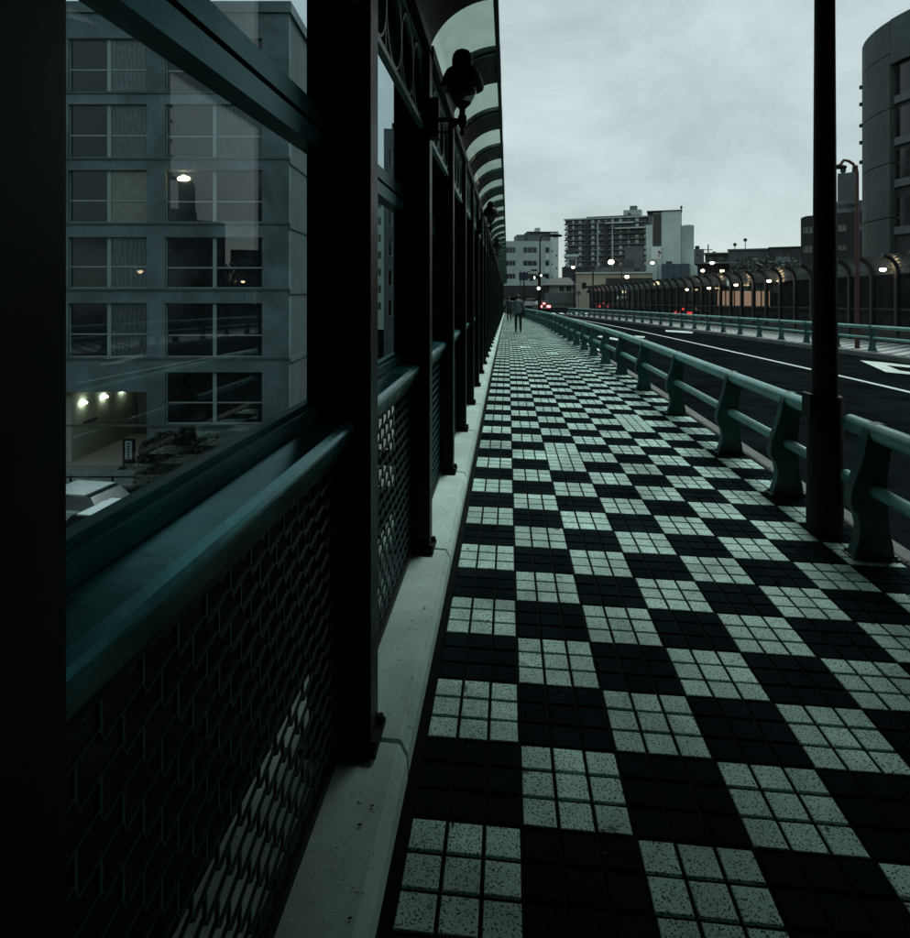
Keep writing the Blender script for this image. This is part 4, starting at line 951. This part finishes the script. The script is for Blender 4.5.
# signpost + warning sign in front of the cream building
d = 74; t = thing('sign_post', 'dark post with a small arrow sign before the cream building', 'sign', Wd(593, d, PLAT), TH); Z = lambda p: zz(p,d)-PLAT
q = MB(); q.tube([(0,0,0),(0,0,Z(272))],0.09,8); q.build('post', M_BLACK, t)
q = MB(); q.add([(-0.9,-0.1,Z(291.5)),(-0.6,-0.1,Z(289.6)),(0.15,-0.1,Z(290)),(0.15,-0.1,Z(293)),(-0.6,-0.1,Z(293.3)),(-0.9,-0.06,Z(291.5)),(-0.6,-0.06,Z(289.6)),(0.15,-0.06,Z(290)),(0.15,-0.06,Z(293)),(-0.6,-0.06,Z(293.3))],[(0,1,2,3,4),(9,8,7,6,5),(0,5,6,1),(1,6,7,2),(2,7,8,3),(3,8,9,4),(4,9,5,0)]); q.build('sign_board', M_DARK, t)
t = thing('round_sign', 'grey round sign on a thin post left of the arrow sign', 'sign', Wd(578.5, 75, PLAT), TH); Z = lambda p: zz(p,75)-PLAT
q = MB(); q.tube([(0,0,0),(0,0,Z(291))],0.05,8); q.build('post', M_GREY, t); q = MB(); q.tube([(0,-0.09,Z(293)),(0,-0.055,Z(293))],0.28,16); q.build('disc', M_GREY, t)

# ================================================================== VEHICLES
def car(label, px, d, base, rotz, paint_, rear=None, van=False, w=1.7, group='cars in the streets'):
    t = thing('car', label, 'car', Wd(px, d, base), TH + rotz, group); hl = 2.0
    H = 1.45 if not van else 1.85
    side = [(-hl,0.35),(-hl+0.02,0.78),(-hl+0.12,0.92),(-1.35 if not van else -1.9,0.98),(1.0,0.98),(hl-0.15,0.82),(hl,0.65),(hl,0.35),(1.6,0.22),(-1.6,0.22)]
    q = MB(); q.prism(side, -w/2, w/2, 'x'); q.build('body', paint_, t, bevel=0.05, smooth=True)
    cab = [(-1.75,0.98),(-1.35 if not van else -1.8,H-0.06),(-1.1,H),(0.25,H),(0.5,H-0.05),(1.15,0.98)]
    q = MB(); k = len(cab)
    for s in (-1,1):
        for (yy,z) in cab: q.v.append((s*(w/2-0.06-0.16*(z-0.98)/(H-0.98)), yy, z))
    q.f += [[i,(i+1)%k,k+(i+1)%k,k+i] for i in range(k)]+[list(range(k-1,-1,-1)),list(range(k,2*k))]; q.mi += [0]*(k+2)
    c = q.build('cabin', M_DPANE, t)
    q = MB(); q.box(-w/2+0.18,w/2-0.18,-1.15,0.3,H-0.03,H+0.012); q.build('roof', paint_, c)
    for sx in (-1,1):
        for sy in (-1.25,1.25):
            q = MB(); q.tube([(sx*(w/2-0.2),sy,0.31),(sx*(w/2+0.005),sy,0.31)],0.31,16); o = q.build('wheel', M_BLACK, t); q = MB(); q.tube([(sx*(w/2+0.0),sy,0.31),(sx*(w/2+0.012),sy,0.31)],0.18,12); q.build('rim', M_FRAME, o)
    for sx in (-1,1):
        q = MB(); q.box(sx*(w/2-0.30)-0.25,sx*(w/2-0.30)+0.25,-hl-0.03,-hl+0.1,0.58,0.88); q.build('tail_light', rear or mat('red_lens',(0.2,0.01,0.01),0.3), t)
        q = MB(); q.box(sx*(w/2-0.3)-0.2,sx*(w/2-0.3)+0.2,hl-0.1,hl+0.02,0.55,0.72); q.build('headlight', M_FRAME, t)
    q = MB(); q.box(-0.25,0.25,-hl-0.015,-hl+0.01,0.42,0.55); q.build('number_plate', M_FRAME, t)
    if rear:
        q = MB(); q.box(-0.16,0.16,-1.72,-1.62,1.02,1.22); q.build('centre_brake_light', rear, t)
    return t
M_CARW = mat('white_car_paint',(0.55,0.6,0.6),0.3,var=0.03); M_CARD = mat('dark_car_paint',(0.03,0.033,0.036),0.3,var=0.05)
car('dark car with bright red brake lights stopped at the junction', 541.3, 82, PLAT, radians(4), M_CARD, M_PINK)
car('white car at the left of the far street behind the walkers', 511.5, 112, PLAT, radians(185), M_CARW)
car('pale car parked across the far street left of the traffic light', 529, 104, PLAT, radians(95), M_CARW)
car('dark car with red tail lights seen through the barrier fence', 687, 58, PLAT, radians(-30), M_CARD, M_RED, w=1.7)
car('white van parked below the near window beside the flats', 104, 17.5, LOW, radians(80), M_CARW, None, True)
car('white car behind the white van below the near window', 70, 20.5, LOW, radians(80), M_CARW)

# ================================================================== PEOPLE
def skin_mesh(name, verts, edges, radii, mats, root=0, levels=2):
    me = bpy.data.meshes.new(name); me.from_pydata(verts, edges, []); o = bpy.data.objects.new(name, me); COL.objects.link(o)
    o.modifiers.new('s', 'SKIN'); sd = me.skin_vertices[0].data
    for i, r in enumerate(radii): sd[i].radius = (r, r) if not isinstance(r, tuple) else r
    sd[root].use_root = True
    ss = o.modifiers.new('ss', 'SUBSURF'); ss.levels = levels; ss.render_levels = levels
    dg = bpy.context.evaluated_depsgraph_get(); dg.update()
    nm = bpy.data.meshes.new_from_object(o.evaluated_get(dg)); nm.name = name
    bpy.data.objects.remove(o); nm.materials.clear()
    for m_ in (mats if isinstance(mats,(list,tuple)) else [mats]): nm.materials.append(m_)
    for p in nm.polygons: p.use_smooth = True; p.material_index = 0
    return nm
M_SKIN = mat('skin',(0.30,0.20,0.15),0.6,var=0.05); M_TROU = mat('dark_trousers',(0.012,0.014,0.017),0.85); M_HAIR = mat('black_hair',(0.012,0.011,0.011),0.6); M_SHOE = mat('black_shoes',(0.01,0.01,0.01),0.4)
def person(label, px, d, jacket, scale=1.0, stride=0.16, lean=0.12, bag=True, rotz=0.0):
    p = Wd(px, d); p.z = gz(p.x, p.y); t = thing('person', label, 'person', p, TH + rotz, 'people walking away on the footpath'); t.scale = (scale,)*3
    s = stride
    V = [(0,0,0.92),(0,0.02,1.10),(0,lean*0.6,1.30),(0,lean,1.43),(0,lean+0.05,1.50),(0,lean+0.10,1.56),(0,lean+0.12,1.66),
         (-0.09,0.0,0.88),(-0.10,s*0.6,0.50),(-0.10,s*0.2,0.09),(-0.105,s*0.2+0.13,0.045),
         (0.09,0.0,0.88),(0.10,-s*0.15,0.50),(0.10,-s*0.9,0.10),(0.105,-s*0.9+0.13,0.045),
         (-0.19,lean-0.01,1.38),(-0.25,lean-0.08,1.12),(-0.23,lean+0.08,0.90),(-0.22,lean+0.12,0.80),
         (0.19,lean-0.01,1.38),(0.25,lean-0.06,1.12),(0.22,lean+0.05,0.90),(0.20,lean+0.10,0.81)]
    Ed = [(0,1),(1,2),(2,3),(3,4),(4,5),(5,6),(0,7),(7,8),(8,9),(9,10),(0,11),(11,12),(12,13),(13,14),(3,15),(15,16),(16,17),(17,18),(3,19),(19,20),(20,21),(21,22)]
    Rd = [0.13,0.13,0.15,0.10,0.055,0.085,0.085,0.095,0.07,0.045,0.04,0.095,0.07,0.045,0.04,0.06,0.045,0.038,0.035,0.06,0.045,0.038,0.035]
    me = skin_mesh('body', V, Ed, Rd, [M_SKIN, M_TROU, M_SHOE])
    for pl in me.polygons:
        z = pl.center.z; pl.material_index = 2 if z < 0.09 else (1 if z < 1.02 and abs(pl.center.x) < 0.185 else 0)
    put('body', me, t)
    V2 = [(0,0,0.84),(0,0.0,0.98),(0,0.02,1.12),(0,lean*0.6,1.30),(0,lean,1.43),(-0.20,lean-0.01,1.385),(-0.262,lean-0.08,1.12),(-0.238,lean+0.07,0.91),(0.20,lean-0.01,1.385),(0.262,lean-0.06,1.12),(0.228,lean+0.045,0.91)]
    E2 = [(0,1),(1,2),(2,3),(3,4),(4,5),(5,6),(6,7),(4,8),(8,9),(9,10)]
    put('jacket', skin_mesh('jacket', V2, E2, [0.185,0.18,0.175,0.185,0.11,0.085,0.068,0.055,0.085,0.068,0.055], jacket), t)
    for sx in (-1,1):                                # five-fingered hands
        hx, hy, hz_ = (sx*0.215, lean+0.125, 0.79)
        vs = [(hx,hy-0.015,hz_+0.02)]; es = []; rs = [0.032]
        for k,(dx,ln) in enumerate(((-0.03,0.075),(-0.01,0.088),(0.01,0.084),(0.028,0.068))):
            i0 = len(vs); vs += [(hx+dx*0.8,hy+0.012,hz_-0.035),(hx+dx,hy+0.02,hz_-0.035-ln*0.5),(hx+dx,hy+0.008,hz_-0.035-ln)]; es += [(0,i0),(i0,i0+1),(i0+1,i0+2)]; rs += [0.011,0.0095,0.008]
        i0 = len(vs); vs += [(hx-sx*0.035,hy+0.025,hz_),(hx-sx*0.045,hy+0.04,hz_-0.04)]; es += [(0,i0),(i0,i0+1)]; rs += [0.012,0.009]
        put('hand', skin_mesh('hand', vs, es, rs, M_SKIN, 0, 1), t)
    q = MB(); hc = (0, lean+0.105, 1.615); q.lathe([(0.001,0.125),(0.055,0.115),(0.09,0.075),(0.102,0.02),(0.098,-0.03),(0.085,-0.06),(0.078,-0.06)], 16, hc); q.build('hair', M_HAIR, t, smooth=True)
    q = MB()                                        # face: nose, ears
    for sx in (-1,1): q.tube([(sx*0.085,lean+0.12,1.585),(sx*0.107,lean+0.115,1.60),(sx*0.09,lean+0.11,1.63)],[0.012,0.016,0.012],6)
    q.tube([(0,lean+0.195,1.62),(0,lean+0.215,1.585),(0,lean+0.195,1.575)],[0.008,0.014,0.010],6); q.build('face', M_SKIN, t, smooth=True)
    if bag:
        q = MB(); q.box(0.17,0.31,-0.14,0.12,0.74,1.02); q.build('shoulder_bag', M_TROU, t, bevel=0.03)
        q = MB()
        path = [(0.25,-0.02,1.02),(0.20,-0.15,1.15),(0.12,-0.17,1.30),(0.10,lean-0.10,1.42),(0.10,lean+0.0,1.505),(0.10,lean+0.11,1.44),(0.16,lean+0.14,1.25),(0.25,0.06,1.02)]
        q.tube(path, 0.022, 6); q.build('bag_strap', M_TROU, t)
    return t
person('person in a grey-blue jacket with a dark shoulder bag walking away', 518.2, 27.2, mat('grey_blue_jacket',(0.075,0.10,0.115),0.85,var=0.15,scale=8), 0.99, 0.10, 0.10)
person('person in dark clothes half hidden beyond the first walker', 509.2, 42, mat('dark_jacket',(0.03,0.035,0.04),0.85), 0.98, 0.14, 0.06, False)

# ================================================================== ADDED LIGHT BLOCKERS OUT OF VIEW (deck and walls keep the near paving in shade)
m = MB(); m.box(-30, 34, -16, 7.0, 5.3, 6.5); blocker = m.build('shade_deck', M_DARK); struct(blocker)
m = MB(); m.box(16.6, 18.0, -16, 5.9, LOW, 5.299); m.build('shade_side_wall', M_DARK, blocker)
m = MB(); m.box(-7.5, -6.2, -16, 5.9, LOW, 5.299); m.build('shade_side_wall', M_DARK, blocker)
m = MB(); m.box(-30, 40, -17.5, -16.001, LOW, 13.0); struct(m.build('shade_back_wall', M_DARK))  # unseen back wall, added to cut the light from behind
# ================================================================== LEAF LITTER AND DIRT
rl = random.Random(21); q = MB()
for i in range(110):
    y = 1.3 + 14*rl.random()**1.6
    if rl.random() < 0.45: x = rl.uniform(-0.46,-0.365); z = 0.1165 + (-0.366-x)*0.044
    else: x = rl.choice([rl.uniform(-0.29,-0.1), rl.uniform(1.9,2.4), rl.uniform(-0.25,2.3)]); z = gz(x,y) + 0.003
    if x < -0.36: z -= drop(y)
    s_ = rl.uniform(0.002, 0.0075); A = rl.uniform(0, 2*pi); n = 6
    pts = [(x + s_*(1.5 if k % 3 == 0 else 0.8)*rl.uniform(.6,1.2)*cos(A+2*pi*k/n), y + s_*rl.uniform(.5,1.1)*sin(A+2*pi*k/n), z + rl.uniform(0.0002,0.0012)) for k in range(n)]
    q.cur = 0 if rl.random() < 0.93 else 1
    q.add(pts + [(x, y, z + 0.0018)], [(k, (k+1) % n, n) for k in range(n)])
o = stuff(q.build('leaf_litter', [mat('black_dirt', (0.01,0.011,0.011), 0.9), mat('dry_leaf', (0.05,0.028,0.015), 0.8)])); o['label'] = 'scattered dark dirt crumbs and dry leaf bits on kerb and paving'; o['category'] = 'litter'
